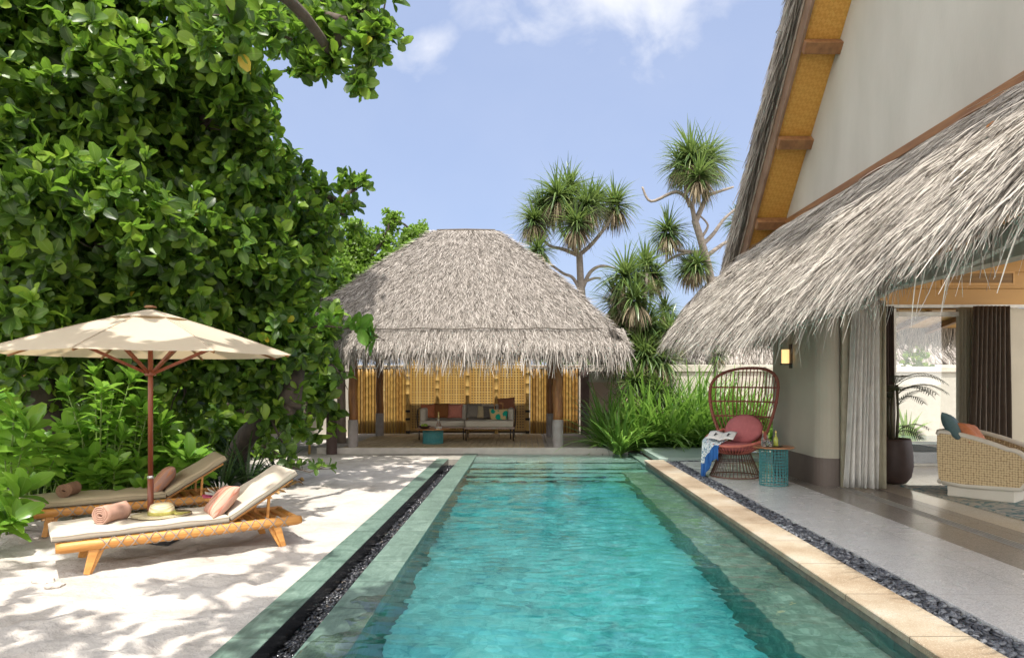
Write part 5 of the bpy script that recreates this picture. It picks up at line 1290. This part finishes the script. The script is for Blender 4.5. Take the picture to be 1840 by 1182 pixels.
# ------------------------------------------------------------------ leaves
def leafmat(name,cols,pos=None,tr=.42,rough=.38,rib=True,tcol=(.30,.55,.05)): return M_island(name,cols,rough,tr,tcol,rib,pos,spec=.45)
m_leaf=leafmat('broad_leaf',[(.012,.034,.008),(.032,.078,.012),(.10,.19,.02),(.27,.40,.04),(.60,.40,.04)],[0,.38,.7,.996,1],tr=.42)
m_leaf2=leafmat('light_leaf',[(.09,.15,.02),(.15,.25,.035),(.24,.35,.06)],[0,.5,1],tr=.45)
m_leafs=leafmat('shrub_leaf',[(.09,.21,.03),(.16,.33,.04),(.26,.45,.06)],[0,.5,1],tr=.45,rough=.25)
m_bark=M('bark',(.11,.085,.065),(.05,.038,.03),rough=.9,scale=9,bmp=.6,stretch=(1,1,.4))
m_bark2=M('pale_bark',(.33,.28,.24),(.21,.175,.15),rough=.9,scale=7,bmp=.5,stretch=(1,1,2))
def crown(blobs,per_m2,size,nleaf=7,shape='obovate',up=.35,inner=.25,spread=(.45,1.25),nsub=9,jit=.35):
    Cs,As=[],[]
    for (c,r_) in blobs:
        c=np.array(c,float); ns_=max(4,int(nsub*min(1.6,r_**1.1))); sd=rand_dirs(ns_)
        sub=[(c+d*r_*rng.uniform(.35,1.0)*np.array([1,1,.9]), r_*rng.uniform(.16,.36)) for d in sd]+[(c,r_*.35)]
        for c2,r2 in sub:
            n_=max(3,int(4*np.pi*r2*r2*per_m2)); d=rand_dirs(n_); rad=np.where(rng.uniform(0,1,n_)<inner,rng.uniform(.3,.9,n_),rng.uniform(.75,1.45,n_))
            Cs.append(c2+d*r2*rad[:,None]); As.append(norm(d+np.array([0,0,up])+rng.normal(0,.4,(n_,3))))
    C=np.concatenate(Cs); A=np.concatenate(As)
    k=C[:,2]>-.02; C=C[k]; A=A[k]; return rosettes(C,A,nleaf,size,spread,shape,jit)+(C,)
def limbs(base,nodes,r0,twigs=None):
    """branches joined node to node like a spanning tree, thick where they carry much"""
    mb=MB(); pts=[Vector(base)]+[Vector(n_) for n_ in nodes]; par={}; inn=[0]; rest=list(range(1,len(pts)))
    while rest:
        best=None
        for i in rest:
            for j in inn:
                d=(pts[i]-pts[j]).length*(1.0 if j else 1.25)
                if best is None or d<best[0]: best=(d,i,j)
        _,i,j=best; par[i]=j; inn.append(i); rest.remove(i)
    w_=[1]*len(pts)
    for i in reversed(inn[1:]): w_[par[i]]+=w_[i]
    tot=w_[0]
    for i in inn[1:]:
        a_,b_=pts[par[i]],pts[i]; ra=r0*(w_[i]/tot)**.55; rb_=ra*.72; L_=(b_-a_).length; off=Vector(rand_dirs(1)[0])*L_*.10
        q_=[]
        for k in range(7):
            t_=k/6; q_.append(a_.lerp(b_,t_)+off*math.sin(math.pi*t_)+Vector((0,0,.10*L_*math.sin(math.pi*t_))))
        mb.tube(q_,[lerp(ra,rb_,k/6) for k in range(7)],9)
    if twigs is not None:
        P_=np.array([tuple(p) for p in pts[1:]])
        for c in twigs:
            j=int(np.argmin(((P_-c)**2).sum(1))); a_=Vector(P_[j]); b_=Vector(c); m_=a_.lerp(b_,.55)+Vector(rand_dirs(1)[0])*.07; mb.tube([a_,m_,b_],[.016,.010,.005],5,caps=False)
    return mb
def tree(name,label,base,blobs,per,size,mat,nleaf=7,shape='obovate',r0=.16,twig=6,bark=None,up=.35,inner=.25,group=None,cat_='tree',spread=(.45,1.25),nsub=9,jit=.35):
    t=thing(name,label,cat_,base,group=group)
    V,Q,UV,C=crown(blobs,per,size,nleaf,shape,up,inner,spread,nsub,jit)
    np_mesh('crown',V,Q,mat,t,smooth=True,uv=UV)
    tw=C[rng.choice(len(C),min(len(C),twig*len(blobs)*2),replace=False)]
    mb=limbs(base,[b_[0] for b_ in blobs],r0,tw)
    mb.build('trunk',bark or m_bark,t,world=True,smooth=True); return t
def B(px,py,Y,r_): return (tuple(P(px,py,Y)),r_)
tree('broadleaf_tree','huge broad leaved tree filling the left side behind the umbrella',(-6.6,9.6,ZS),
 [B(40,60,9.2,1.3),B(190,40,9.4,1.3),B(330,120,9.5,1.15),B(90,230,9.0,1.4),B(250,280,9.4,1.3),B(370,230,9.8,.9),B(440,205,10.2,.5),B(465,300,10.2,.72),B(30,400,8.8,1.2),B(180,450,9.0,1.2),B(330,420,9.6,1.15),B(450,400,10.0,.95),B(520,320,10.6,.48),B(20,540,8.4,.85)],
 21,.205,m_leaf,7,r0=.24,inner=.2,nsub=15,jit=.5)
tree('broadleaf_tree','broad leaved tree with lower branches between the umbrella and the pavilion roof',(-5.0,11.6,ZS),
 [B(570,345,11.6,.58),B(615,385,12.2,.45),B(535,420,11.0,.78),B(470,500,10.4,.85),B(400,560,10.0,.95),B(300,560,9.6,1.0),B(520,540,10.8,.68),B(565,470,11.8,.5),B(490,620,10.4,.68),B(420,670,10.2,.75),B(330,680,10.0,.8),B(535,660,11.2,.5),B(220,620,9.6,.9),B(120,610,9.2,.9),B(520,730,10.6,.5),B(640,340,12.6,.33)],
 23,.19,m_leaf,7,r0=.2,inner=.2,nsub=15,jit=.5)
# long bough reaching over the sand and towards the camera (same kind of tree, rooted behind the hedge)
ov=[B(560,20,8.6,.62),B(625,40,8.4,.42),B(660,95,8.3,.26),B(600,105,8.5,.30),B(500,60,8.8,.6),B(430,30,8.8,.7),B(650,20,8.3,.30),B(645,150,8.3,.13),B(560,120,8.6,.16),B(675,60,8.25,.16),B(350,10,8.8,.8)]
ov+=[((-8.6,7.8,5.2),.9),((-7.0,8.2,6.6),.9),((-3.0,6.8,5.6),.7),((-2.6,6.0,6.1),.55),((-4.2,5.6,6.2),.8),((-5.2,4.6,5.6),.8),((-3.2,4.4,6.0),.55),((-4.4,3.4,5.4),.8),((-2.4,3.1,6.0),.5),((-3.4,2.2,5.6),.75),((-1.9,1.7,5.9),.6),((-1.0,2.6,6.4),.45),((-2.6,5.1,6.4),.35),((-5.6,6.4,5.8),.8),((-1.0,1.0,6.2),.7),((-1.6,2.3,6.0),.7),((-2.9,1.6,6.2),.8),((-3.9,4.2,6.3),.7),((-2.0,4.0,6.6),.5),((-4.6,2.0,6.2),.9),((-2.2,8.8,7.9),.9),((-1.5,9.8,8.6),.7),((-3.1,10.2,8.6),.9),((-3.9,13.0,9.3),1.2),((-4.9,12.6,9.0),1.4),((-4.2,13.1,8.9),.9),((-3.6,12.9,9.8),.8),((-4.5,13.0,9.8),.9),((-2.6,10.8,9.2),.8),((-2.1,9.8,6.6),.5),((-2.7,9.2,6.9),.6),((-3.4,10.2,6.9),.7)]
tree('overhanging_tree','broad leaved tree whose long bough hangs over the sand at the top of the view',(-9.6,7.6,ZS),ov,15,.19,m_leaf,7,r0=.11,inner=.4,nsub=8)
# dark hedge mass further back closing the gaps, and the fine leaved tree by the pavilion
hb=[((-14,15.5,2.2),2.6),((-10.8,15.5,2.6),2.6),((-8.2,16,2.4),2.2),((-12.5,16.5,6),2.8),((-9.0,17,5.6),2.4),((-6.6,17.5,3.6),1.7),((-11,14,.6),1.6),((-8.4,13.6,.6),1.5),((-6.4,14.2,.7),1.3),((-6.0,15.8,1.8),1.3),B(560,700,13.4,.65),B(585,645,14.1,.5),B(545,760,12.8,.42),B(600,575,13.9,.42),B(575,600,13.6,.5),B(575,740,14.6,.5)]
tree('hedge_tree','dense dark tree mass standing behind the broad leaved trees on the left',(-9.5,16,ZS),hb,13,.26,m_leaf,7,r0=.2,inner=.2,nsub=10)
ft=[B(690,430,22,1.0),B(745,425,22.5,.7),B(650,480,21.5,1.2),B(610,440,21,1.2),B(720,480,21,.9),B(600,540,20.5,1.5),B(670,520,21,1.0),B(560,500,21,1.5),B(700,395,22,.5)]
tree('fine_leaved_tree','yellow green small leaved tree rising behind the left slope of the pavilion roof',(-6.2,21.5,ZS),ft,60,.12,m_leaf2,6,r0=.14,twig=8,inner=.3)
tree('distant_tree','pale green small leaved tree between the pavilion roof and the pandanus heads',(4.0,28,ZS),[((2.4,28,3.6),1.1),((3.6,28,3.0),1.2),((4.8,28.5,3.1),1.2),((1.6,28,2.6),1.2),((5.8,29,2.8),1.2),((3,28,2),1.4)],30,.13,m_leaf2,6,r0=.12,inner=.3)
tree('distant_tree','low green tree behind the neighbour house seen between roof and wall',(8.6,28,ZS),[((8,28,3.6),1.5),((10,28,3.6),1.5),((12,28,3.4),1.6)],18,.16,m_leaf2,6,r0=.12,inner=.3)
# ------------------------------------------------------------------ front shrubs
def shrub(px,Y,h_,ns,label,spread=.45,sz=.26):
    x=XA(px,Y); t=thing('shrub',label,'shrub',(x,Y,ZS),group='bright green shrubs behind the sun loungers'); mb=MB(); Cs=[];As=[];Ls=[]
    for k in range(ns):
        a=rng.uniform(0,6.28); r_=spread*math.sqrt(rng.uniform(0.05,1)); hh_=h_*rng.uniform(.55,1.05); b0=Vector((x+.12*math.cos(a),Y+.12*math.sin(a),ZS)); e=Vector((x+r_*math.cos(a),Y+r_*math.sin(a),ZS+hh_)); m_=b0.lerp(e,.5)+Vector((-.05*math.cos(a),-.05*math.sin(a),.12*hh_))
        pts=[b0,b0.lerp(m_,.5),m_,m_.lerp(e,.5),e]; mb.tube(pts,[.013,.011,.009,.008,.005],6)
        Cs.append(e); ax=(e-m_).normalized(); As.append(ax)
        for i in range(9):
            q=i/9; p=m_.lerp(e,q); Ls.append((p,ax,a+i*2.4))
    C=np.array([tuple(c) for c in Cs]);A=np.array([tuple(c) for c in As])
    V1,Q1,U1=rosettes(C,A,11,sz,(.2,1.15),'spat',.15)
    tv,tq,tuv=leaf_template('spat'); n_=len(Ls); Pq=np.array([tuple(l[0]) for l in Ls]); Aq=np.array([tuple(l[1]) for l in Ls]); ph=np.array([l[2] for l in Ls])
    ref=np.tile([1.,0,0],(n_,1)); U=norm(np.cross(Aq,ref)); W=np.cross(Aq,U); D=norm(Aq*.55+U*np.cos(ph)[:,None]+W*np.sin(ph)[:,None]); M3=frames(D,Aq)*(sz*rng.uniform(.7,1.15,n_))[:,None,None]; V2,Q2=instances(tv,tq,M3,Pq)
    V=np.concatenate([V1,V2]);Q=np.concatenate([Q1,Q2+len(V1)]);UV=np.concatenate([U1,np.tile(tuv,(n_,1))])
    np_mesh('leaves',V,Q,m_leafs,t,smooth=True,uv=UV); mb.build('stems',M('green_stem',(.16,.24,.05)),t,world=True,smooth=True)
for a_ in [(15,7.2,1.35,9,'tall bright shrub at the far left edge beside the foot of the farther lounger',.5),(60,7.9,.80,8,'short bright shrub left of the brown towel roll',.45),(118,8.6,1.2,8,'bright shrub behind the brown towel roll',.4),(178,8.3,1.62,9,'tallest bright glossy shrub just left of the umbrella pole',.40,.21),(232,8.6,1.35,10,'bushy bright shrub directly behind the umbrella pole',.42,.22),(300,8.9,1.05,8,'bright shrub right of the umbrella pole behind the far pillow',.38),(-30,6.3,.55,8,'low bright shrub at the left edge in front of the far lounger',.4),(205,8.05,.62,9,'low bright shrub along the far lounger mattress',.5),(330,8.9,.6,7,'low green shrub behind the far lounger backrest',.35)]: shrub(*a_)
# hanging / trailing branch at the end of the hedge and the sprig over the pavilion post
def sprig(name,label,pts,size,mat,per=1,nl=6,cat_='branch'):
    t=thing(name,label,cat_,tuple(pts[0])); mb=MB(); Cs=[];As=[]
    n_=len(pts); mb.tube(pts,[lerp(.022,.006,i/(n_-1)) for i in range(n_)],6)
    for i in range(1,n_):
        for k in range(per):
            c=Vector(pts[i-1]).lerp(Vector(pts[i]),rng.uniform(0,1)); d=Vector(rand_dirs(1)[0])*.20; d.z=abs(d.z)*.5; e=c+d; mb.tube([c,e],[.006,.004],5); Cs.append(e); As.append(d.normalized())
    V,Q,UV=rosettes(np.array([tuple(c) for c in Cs]),np.array([tuple(c) for c in As]),nl,size,(.5,1.3)); np_mesh('leaves',V,Q,mat,t,smooth=True,uv=UV); mb.build('stem',m_bark,t,world=True,smooth=True)
sprig('leafy_branch','bright leafy branch reaching in front of the left pavilion post',[P(520,600,10.8),P(575,585,11),P(630,590,11.1),P(670,600,11.2),P(692,612,11.2)],.26,leafmat('bright_leaf',[(.08,.20,.03),(.13,.30,.04),(.2,.38,.06)],None,.45),3)
sprig('leafy_branch','dark leafy branch hanging beside the left pavilion column',[P(545,610,11.6),P(585,640,11.8),P(610,670,12),P(625,700,12)],.22,m_leaf,3)
sprig('trailing_branch','dark trailing branch lying on the sand at the end of the hedge',[P(470,800,10.2),P(500,815,10.3),P(520,838,10.3),P(556,848,10.2),P(585,838,10.3)],.13,m_leaf,5,5)
sprig('trailing_branch','drooping twig of dark leaves above the sand near the lounger',[P(480,740,10.4),P(505,790,10.5),P(520,815,10.5),P(528,832,10.5)],.14,m_leaf,4,5)
# undergrowth of strappy leaves
def straps(name,label,x,y,z,n_,L_,W_,mat,bend=1.1,el=(.5,1.4),group=None,cat_='plant',r0=.08):
    t=thing(name,label,cat_,(x,y,z),group=group); a=rng.uniform(0,6.28,n_); e=rng.uniform(el[0],el[1],n_)
    D=np.stack([np.cos(a)*np.cos(e),np.sin(a)*np.cos(e),np.sin(e)],-1); P0=np.array([x,y,z])+np.stack([np.cos(a)*r0,np.sin(a)*r0,np.zeros(n_)],-1)*rng.uniform(0,1,(n_,1))
    S=np.stack([-np.sin(a),np.cos(a),np.zeros(n_)],-1); N=np.cross(S,D)
    V,Q=ribbons(P0,D,N,L_*rng.uniform(.6,1.15,n_),W_*rng.uniform(.7,1.2,n_),bend*rng.uniform(.5,1.3,n_),9,.08,.25,.02); o=np_mesh('leaves',V,Q,mat,t,smooth=True); 
    mb=MB(); mb.tube([(x,y,z),(x,y,z+.12)],[.05,.03],8); mb.build('base',m_bark,t,world=True); return t
m_lily=M_island('lily_leaf',[(.055,.13,.028),(.12,.25,.045),(.22,.38,.08),(.36,.50,.16)],.32,.35,(.35,.6,.08),pos=[0,.4,.8,1]); m_dstrap=M_island('dark_strap',[(.02,.05,.015),(.04,.085,.02),(.07,.13,.03)],.4,.2)
ll=[(1092,15.6,.95),(1112,14.9,.75),(1140,15.7,1.1),(1165,16.4,1.25),(1186,15.9,1.15),(1210,16.6,1.3),(1232,15.9,1.15),(1258,16.4,1.2),(1284,16.0,1.1),(1178,17.2,1.35),(1245,17.3,1.35),(1305,16.9,1.15),(1330,16.2,1.0),(1352,16.8,1.1),(1375,16.1,.9),(1150,15.5,.7),(1220,15.6,.75),(1270,15.6,.7)]
wh=['leftmost, against the pink wall','low and dark at the pool corner','just right of the pink wall','behind the pool corner','left of the walkway slab','tall, left of the peacock chair','behind the walkway slab','front, nearer the peacock chair','half hidden by the peacock chair back','tall rear clump by the pandanus trunk','tall rear clump left of the chair','rear clump behind the chair back','seen through the chair back spokes','rear clump seen through the chair back','last clump before the olive wall','short clump at the walkway corner','short clump along the walkway edge','short clump beside the blue throw']
for i,(px,Y,L_) in enumerate(ll):
    straps('lily_clump','spider lily clump of arching strap leaves, '+wh[i],XA(px,Y),Y,ZS,int(95+rng.integers(0,30)),L_*1.7,.098,m_lily,1.1,group='spider lily clumps along the end of the terrace')
straps('grassy_plant','dark fine leaved plant hanging over the paving at the pink wall',XA(1085,15.35),15.35,ZS,70,.75,.022,m_dstrap,1.9,(.2,1.2))
for i,(px,Y,L_,lb) in enumerate([(70,8.6,1.35,'dark strap leaved clump behind the short shrub at left'),(125,9.2,1.5,'tall dark strap leaved clump left of the tallest shrub'),(400,9.9,.9,'dark strap leaved clump behind the far lounger backrest'),(445,10.3,1.0,'dark strap leaved clump under the hedge, right of the loungers'),(500,10.9,.8,'dark strap leaved clump near the end of the hedge'),(350,9.6,1.0,'dark strap leaved clump behind the book stool')]):
    straps('strap_plant',lb,XA(px,Y),Y,ZS,48,L_,.045,m_dstrap,1.3,(.6,1.4),group='dark strap leaved plants under the trees')
# low ground foliage and litter
gc=[]
Cg=np.stack([rng.uniform(-8.5,-4.6,900),rng.uniform(7.9,12.5,900),np.full(900,ZS)],-1); k=(Cg[:,0]<-.552*Cg[:,1]+1.35)&(Cg[:,1]>7.9+(Cg[:,0]+6)*.35); Cg=Cg[k]; Cg[:,2]+=rng.uniform(.03,.35,len(Cg))
V,Q,UV=rosettes(Cg,norm(rng.normal(0,.35,(len(Cg),3))+[0,0,1]),6,.13,(.6,1.4),'obovate'); o=np_mesh('ground_cover',V,Q,m_leaf,None,smooth=True,uv=UV); struct(o,'stuff','low leafy ground cover under the trees','ground cover')
n_=1500; L=np.stack([rng.uniform(-6.5,-3.0,n_),rng.uniform(7.8,11.5,n_),np.full(n_,ZS+.012)],-1); k=(np.abs((L[:,0]+4.6)*.5-(L[:,1]-8.9)*.55)<.75); L=L[k]; L=L[L[:,0]<-3.55][:520]
tv,tq,tuv=leaf_template('obovate',3,.3,.4); M3=frames(norm(rng.normal(0,1,(len(L),3))*[1,1,.15]),norm(rng.normal(0,.4,(len(L),3))+[0,0,1]))*(.10*rng.uniform(.5,1.3,len(L)))[:,None,None]; V,Q=instances(tv,tq,M3,L)
o=np_mesh('leaf_litter',V,Q,M_island('dry_leaf',[(.16,.08,.03),(.30,.17,.06),(.45,.30,.12)],.8),None,smooth=True); struct(o,'stuff','dry brown fallen leaves under the hedge','leaf litter')
# ------------------------------------------------------------------ pandanus
m_pan=M_island('pandanus_leaf',[(.045,.085,.03),(.08,.14,.045),(.15,.22,.07),(.26,.30,.12)],.35,.25,(.35,.5,.1),pos=[0,.4,.8,1]); m_dead=M_island('dry_pandanus_leaf',[(.14,.10,.06),(.28,.22,.14),(.38,.31,.2)],.8)
def heads(cs,n_=230,L_=1.0,W_=.06,dead=170):
    a=[];d_=[]
    for c,s in cs:
        c=np.array(c,float); m=int(n_*(.6+.4*s)); D=rand_dirs(m); D[:,2]=D[:,2]*.8+.35; D=norm(D); side=norm(np.cross(D,np.tile([0,0,1.],(m,1)))); N=np.cross(side,D)
        a.append(ribbons(c+D*.06,D,N,L_*s*rng.uniform(.7,1.1,m),W_*(.5+.5*s),rng.uniform(.5,1.5,m),7,.06,.3,.03))
        q=int(dead*s); D=rand_dirs(q); D[:,2]=-np.abs(D[:,2])*.6-.2; D=norm(D); side=norm(np.cross(D,np.tile([0,0,1.],(q,1)))); N=np.cross(side,D)
        d_.append(ribbons(c-np.array([0,0,.12])*s+D*.02,D,N,L_*s*rng.uniform(.6,.95,q),W_*.7,rng.uniform(1.2,2.2,q),6,.1,.5,.05))
    return cat(a),cat(d_)
def pandanus(label,base,hs,branches,r0=.12,bark=None):
    t=thing('pandanus_tree',label,'tree',base); (V,Q),(V2,Q2)=heads(hs); np_mesh('crown',V,Q,m_pan,t); np_mesh('dead_leaves',V2,Q2,m_dead,t)
    mb=MB()
    for pts,r_ in branches: 
        sp_=[]; pts=[Vector(p) for p in pts]
        for i in range(len(pts)-1):
            p0=pts[max(i-1,0)];p1=pts[i];p2=pts[i+1];p3=pts[min(i+2,len(pts)-1)]
            for k in range(5):
                q=k/5; sp_.append(.5*((2*p1)+(p2-p0)*q+(2*p0-5*p1+4*p2-p3)*q*q+(-p0+3*p1-3*p2+p3)*q**3))
        sp_.append(pts[-1]); m=len(sp_); mb.tube(sp_,[lerp(r_[0],r_[1],i/(m-1)) for i in range(m)],8)
    mb.build('trunk',bark or m_bark2,t,world=True,smooth=True); return t
Y1=21.0; p1=lambda x,y,dy=0: P(x,y,Y1+dy)
pandanus('pandanus tree with a cluster of rounded heads just right of the pavilion ridge',(XA(1044,Y1),Y1,ZS),
 [(p1(1002,355),1.15),(p1(1022,345,.6),1.1),(p1(1055,372,-.4),1.05),(p1(1105,370,.3),1.0),(p1(960,398),.95),(p1(1035,405,-.7),.95),(p1(975,375,.5),.9),(p1(1070,360,.6),.8),(p1(968,452,-.5),.75)],
 [([(XA(1044,Y1),Y1,ZS),p1(1046,560),p1(1043,500),p1(1041,455)],(.13,.10)),([p1(1041,458),p1(1020,432),p1(1003,400),p1(1002,365)],(.075,.04)),([p1(1041,458),p1(1062,440),p1(1085,412),p1(1103,385)],(.07,.04)),([p1(1041,460),p1(1012,448),p1(985,440),p1(962,410)],(.065,.035)),([p1(1041,450),p1(1045,420),p1(1052,390)],(.06,.04)),([p1(1020,432),p1(1030,415),p1(1035,408)],(.05,.03)),([p1(1046,520),p1(1060,490),p1(1080,478),p1(1105,482)],(.07,.03)),([p1(1046,530),p1(1030,500),p1(1010,490),p1(972,462)],(.06,.035)),([p1(1046,508),p1(1068,500),p1(1080,500)],(.05,.025))])
Y2=20.0; p2=lambda x,y,dy=0: P(x,y,Y2+dy)
pandanus('tall pale pandanus tree with one big top head beside the villa gable',(XA(1285,Y2),Y2,ZS),
 [(p2(1242,285),1.15),(p2(1268,290,.5),1.1),(p2(1225,300,.4),.9),(p2(1255,320,-.5),.95),(p2(1200,418),.95),(p2(1240,482,.4),.85),(p2(1252,478,-.3),.7),(p2(1330,402,.5),.7)],
 [([(XA(1285,Y2),Y2,ZS),p2(1285,620),p2(1278,510),p2(1262,440),p2(1248,395)],(.15,.10)),([p2(1248,395),p2(1240,365),p2(1215,345),p2(1170,362),p2(1154,336)],(.075,.03)),([p2(1250,398),p2(1262,370),p2(1270,345),p2(1262,305)],(.085,.05)),([p2(1268,352),p2(1290,345),p2(1318,336)],(.06,.03)),([p2(1240,372),p2(1232,345),p2(1240,305)],(.06,.04)),([p2(1262,440),p2(1282,420),p2(1300,395),p2(1322,375)],(.07,.03)),([p2(1270,460),p2(1300,438),p2(1312,434)],(.07,.03)),([p2(1268,455),p2(1240,452),p2(1215,448),p2(1200,425)],(.06,.035)),([p2(1275,480),p2(1255,455),p2(1215,460),p2(1180,485)],(.06,.03)),([p2(1276,470),p2(1240,470),p2(1238,475)],(.05,.03)),([p2(1262,425),p2(1272,405),p2(1258,388)],(.045,.025))])
Y3=16.9
pandanus('low pandanus with drooping heads close behind the pool corner lilies',(XA(1172,Y3),Y3,ZS),
 [(P(1105,640,Y3),.75),(P(1190,650,Y3),.85),(P(1205,600,Y3+.4),.8),(P(1140,690,Y3-.3),.8),(P(1180,710,Y3-.4),.8),(P(1160,640,Y3),.8)],
 [([(XA(1172,Y3),Y3,ZS),P(1170,720,Y3),P(1165,650,Y3)],(.11,.06)),([P(1170,720,Y3),P(1140,690,Y3),P(1108,645,Y3)],(.05,.04)),([P(1168,700,Y3),P(1185,670,Y3),P(1203,606,Y3+.3)],(.06,.04))])
Y3=17.6; p3=lambda x,y,dy=0: P(x,y,Y3+dy)
pandanus('low bushy pandanus with drooping heads between the pavilion and the villa',(XA(1150,Y3),Y3,ZS),
 [(p3(1125,498),1.05),(p3(1160,480,.6),.85),(p3(1175,500,.8),.7),(p3(1110,545,.5),.95),(p3(1160,590),1.05),(p3(1140,540,-.4),.9),(p3(1150,640,-.3),.95),(p3(1175,620,.3),.9),(p3(1125,590,.4),.8),(p3(1195,560,.9),.6)],
 [([(XA(1150,Y3),Y3,ZS),p3(1152,660),p3(1145,590),p3(1125,505)],(.12,.06)),([p3(1150,640),p3(1172,600),p3(1160,590)],(.07,.05)),([p3(1147,600),p3(1158,540),p3(1162,490)],(.06,.04)),([p3(1148,600),p3(1120,570),p3(1110,548)],(.05,.04)),([p3(1152,650),p3(1165,640),p3(1172,622)],(.05,.04))])
pandanus('small pandanus head showing dark behind the right slope of the pavilion roof',(XA(1262,17.5),17.6,ZS),
 [(P(1290,640,17.6),.35)],[([(XA(1285,17.6),17.6,ZS),P(1286,700,17.6),P(1284,600,17.6),P(1280,560,17.6)],(.06,.05)),([P(1285,648,17.6),P(1305,632,17.6),P(1325,612,17.6)],(.03,.02))])
tree('courtyard_tree','small leafy tree behind the white courtyard wall seen through the window',(8.6,17.9,ZS),[((7.7,17.8,2.3),.55),((8.6,17.9,2.2),.6),((9.5,17.9,2.4),.6),((10.3,17.9,2.2),.6)],20,.16,m_leaf,6,r0=.06)
# leafy plants in the courtyard
straps('courtyard_plant','bright plant against the white courtyard wall seen through the window',XA(1628,15.9),15.9,.1,60,.8,.09,m_lily,1.2,(.7,1.5))

# single dry leaf on the thatch and broken coral on the sand
tv,tq,tuv=leaf_template('obovate',4,.5,.5); V,Q=instances(tv,tq,frames(np.array([[.1,-.55,.8]]),np.array([[-.8,0,.6]]))*.16,np.array([[0.,0,0]]))
o=np_mesh('dry_leaf',V,Q,M('orange_dry_leaf',(.50,.20,.04),(.30,.10,.02),rough=.7,scale=20),None,smooth=True); _y=5.62; o.location=(XA(1772,_y),_y,ZA(256,_y)+.04); tag(o,'single orange dry leaf lying on the right thatched roof','leaf')
m_rub=M('coral_rubble',(.66,.60,.54),(.5,.45,.40),rough=.95,scale=12,bmp=.8,bdist=.03)
import bmesh
for i,(px,py,sx,lb) in enumerate([(78,1046,.095,'larger pale coral lump on the sand in front of the near lounger foot'),(98,1054,.07,'smaller pale coral lump nearer the pool beside the larger one')]):
    bmr=bmesh.new(); bmesh.ops.create_icosphere(bmr,subdivisions=3,radius=1)
    for v_ in bmr.verts: v_.co*=1+.16*math.sin(v_.co.x*5+i)*math.sin(v_.co.y*4+v_.co.z*3)+.05*math.sin(v_.co.z*13+v_.co.x*9); v_.co=Vector((v_.co.x*sx,v_.co.y*sx*.6,v_.co.z*sx*.35))
    me=bpy.data.meshes.new('coral_lump'); bmr.to_mesh(me); bmr.free(); o=finish(me,'coral_lump',m_rub,None,True); Yq=F*1.6/(py-CY); o.location=(XA(px,Yq),Yq,ZS+.01); o.rotation_euler=(0,0,i*.9); tag(o,lb,'coral')
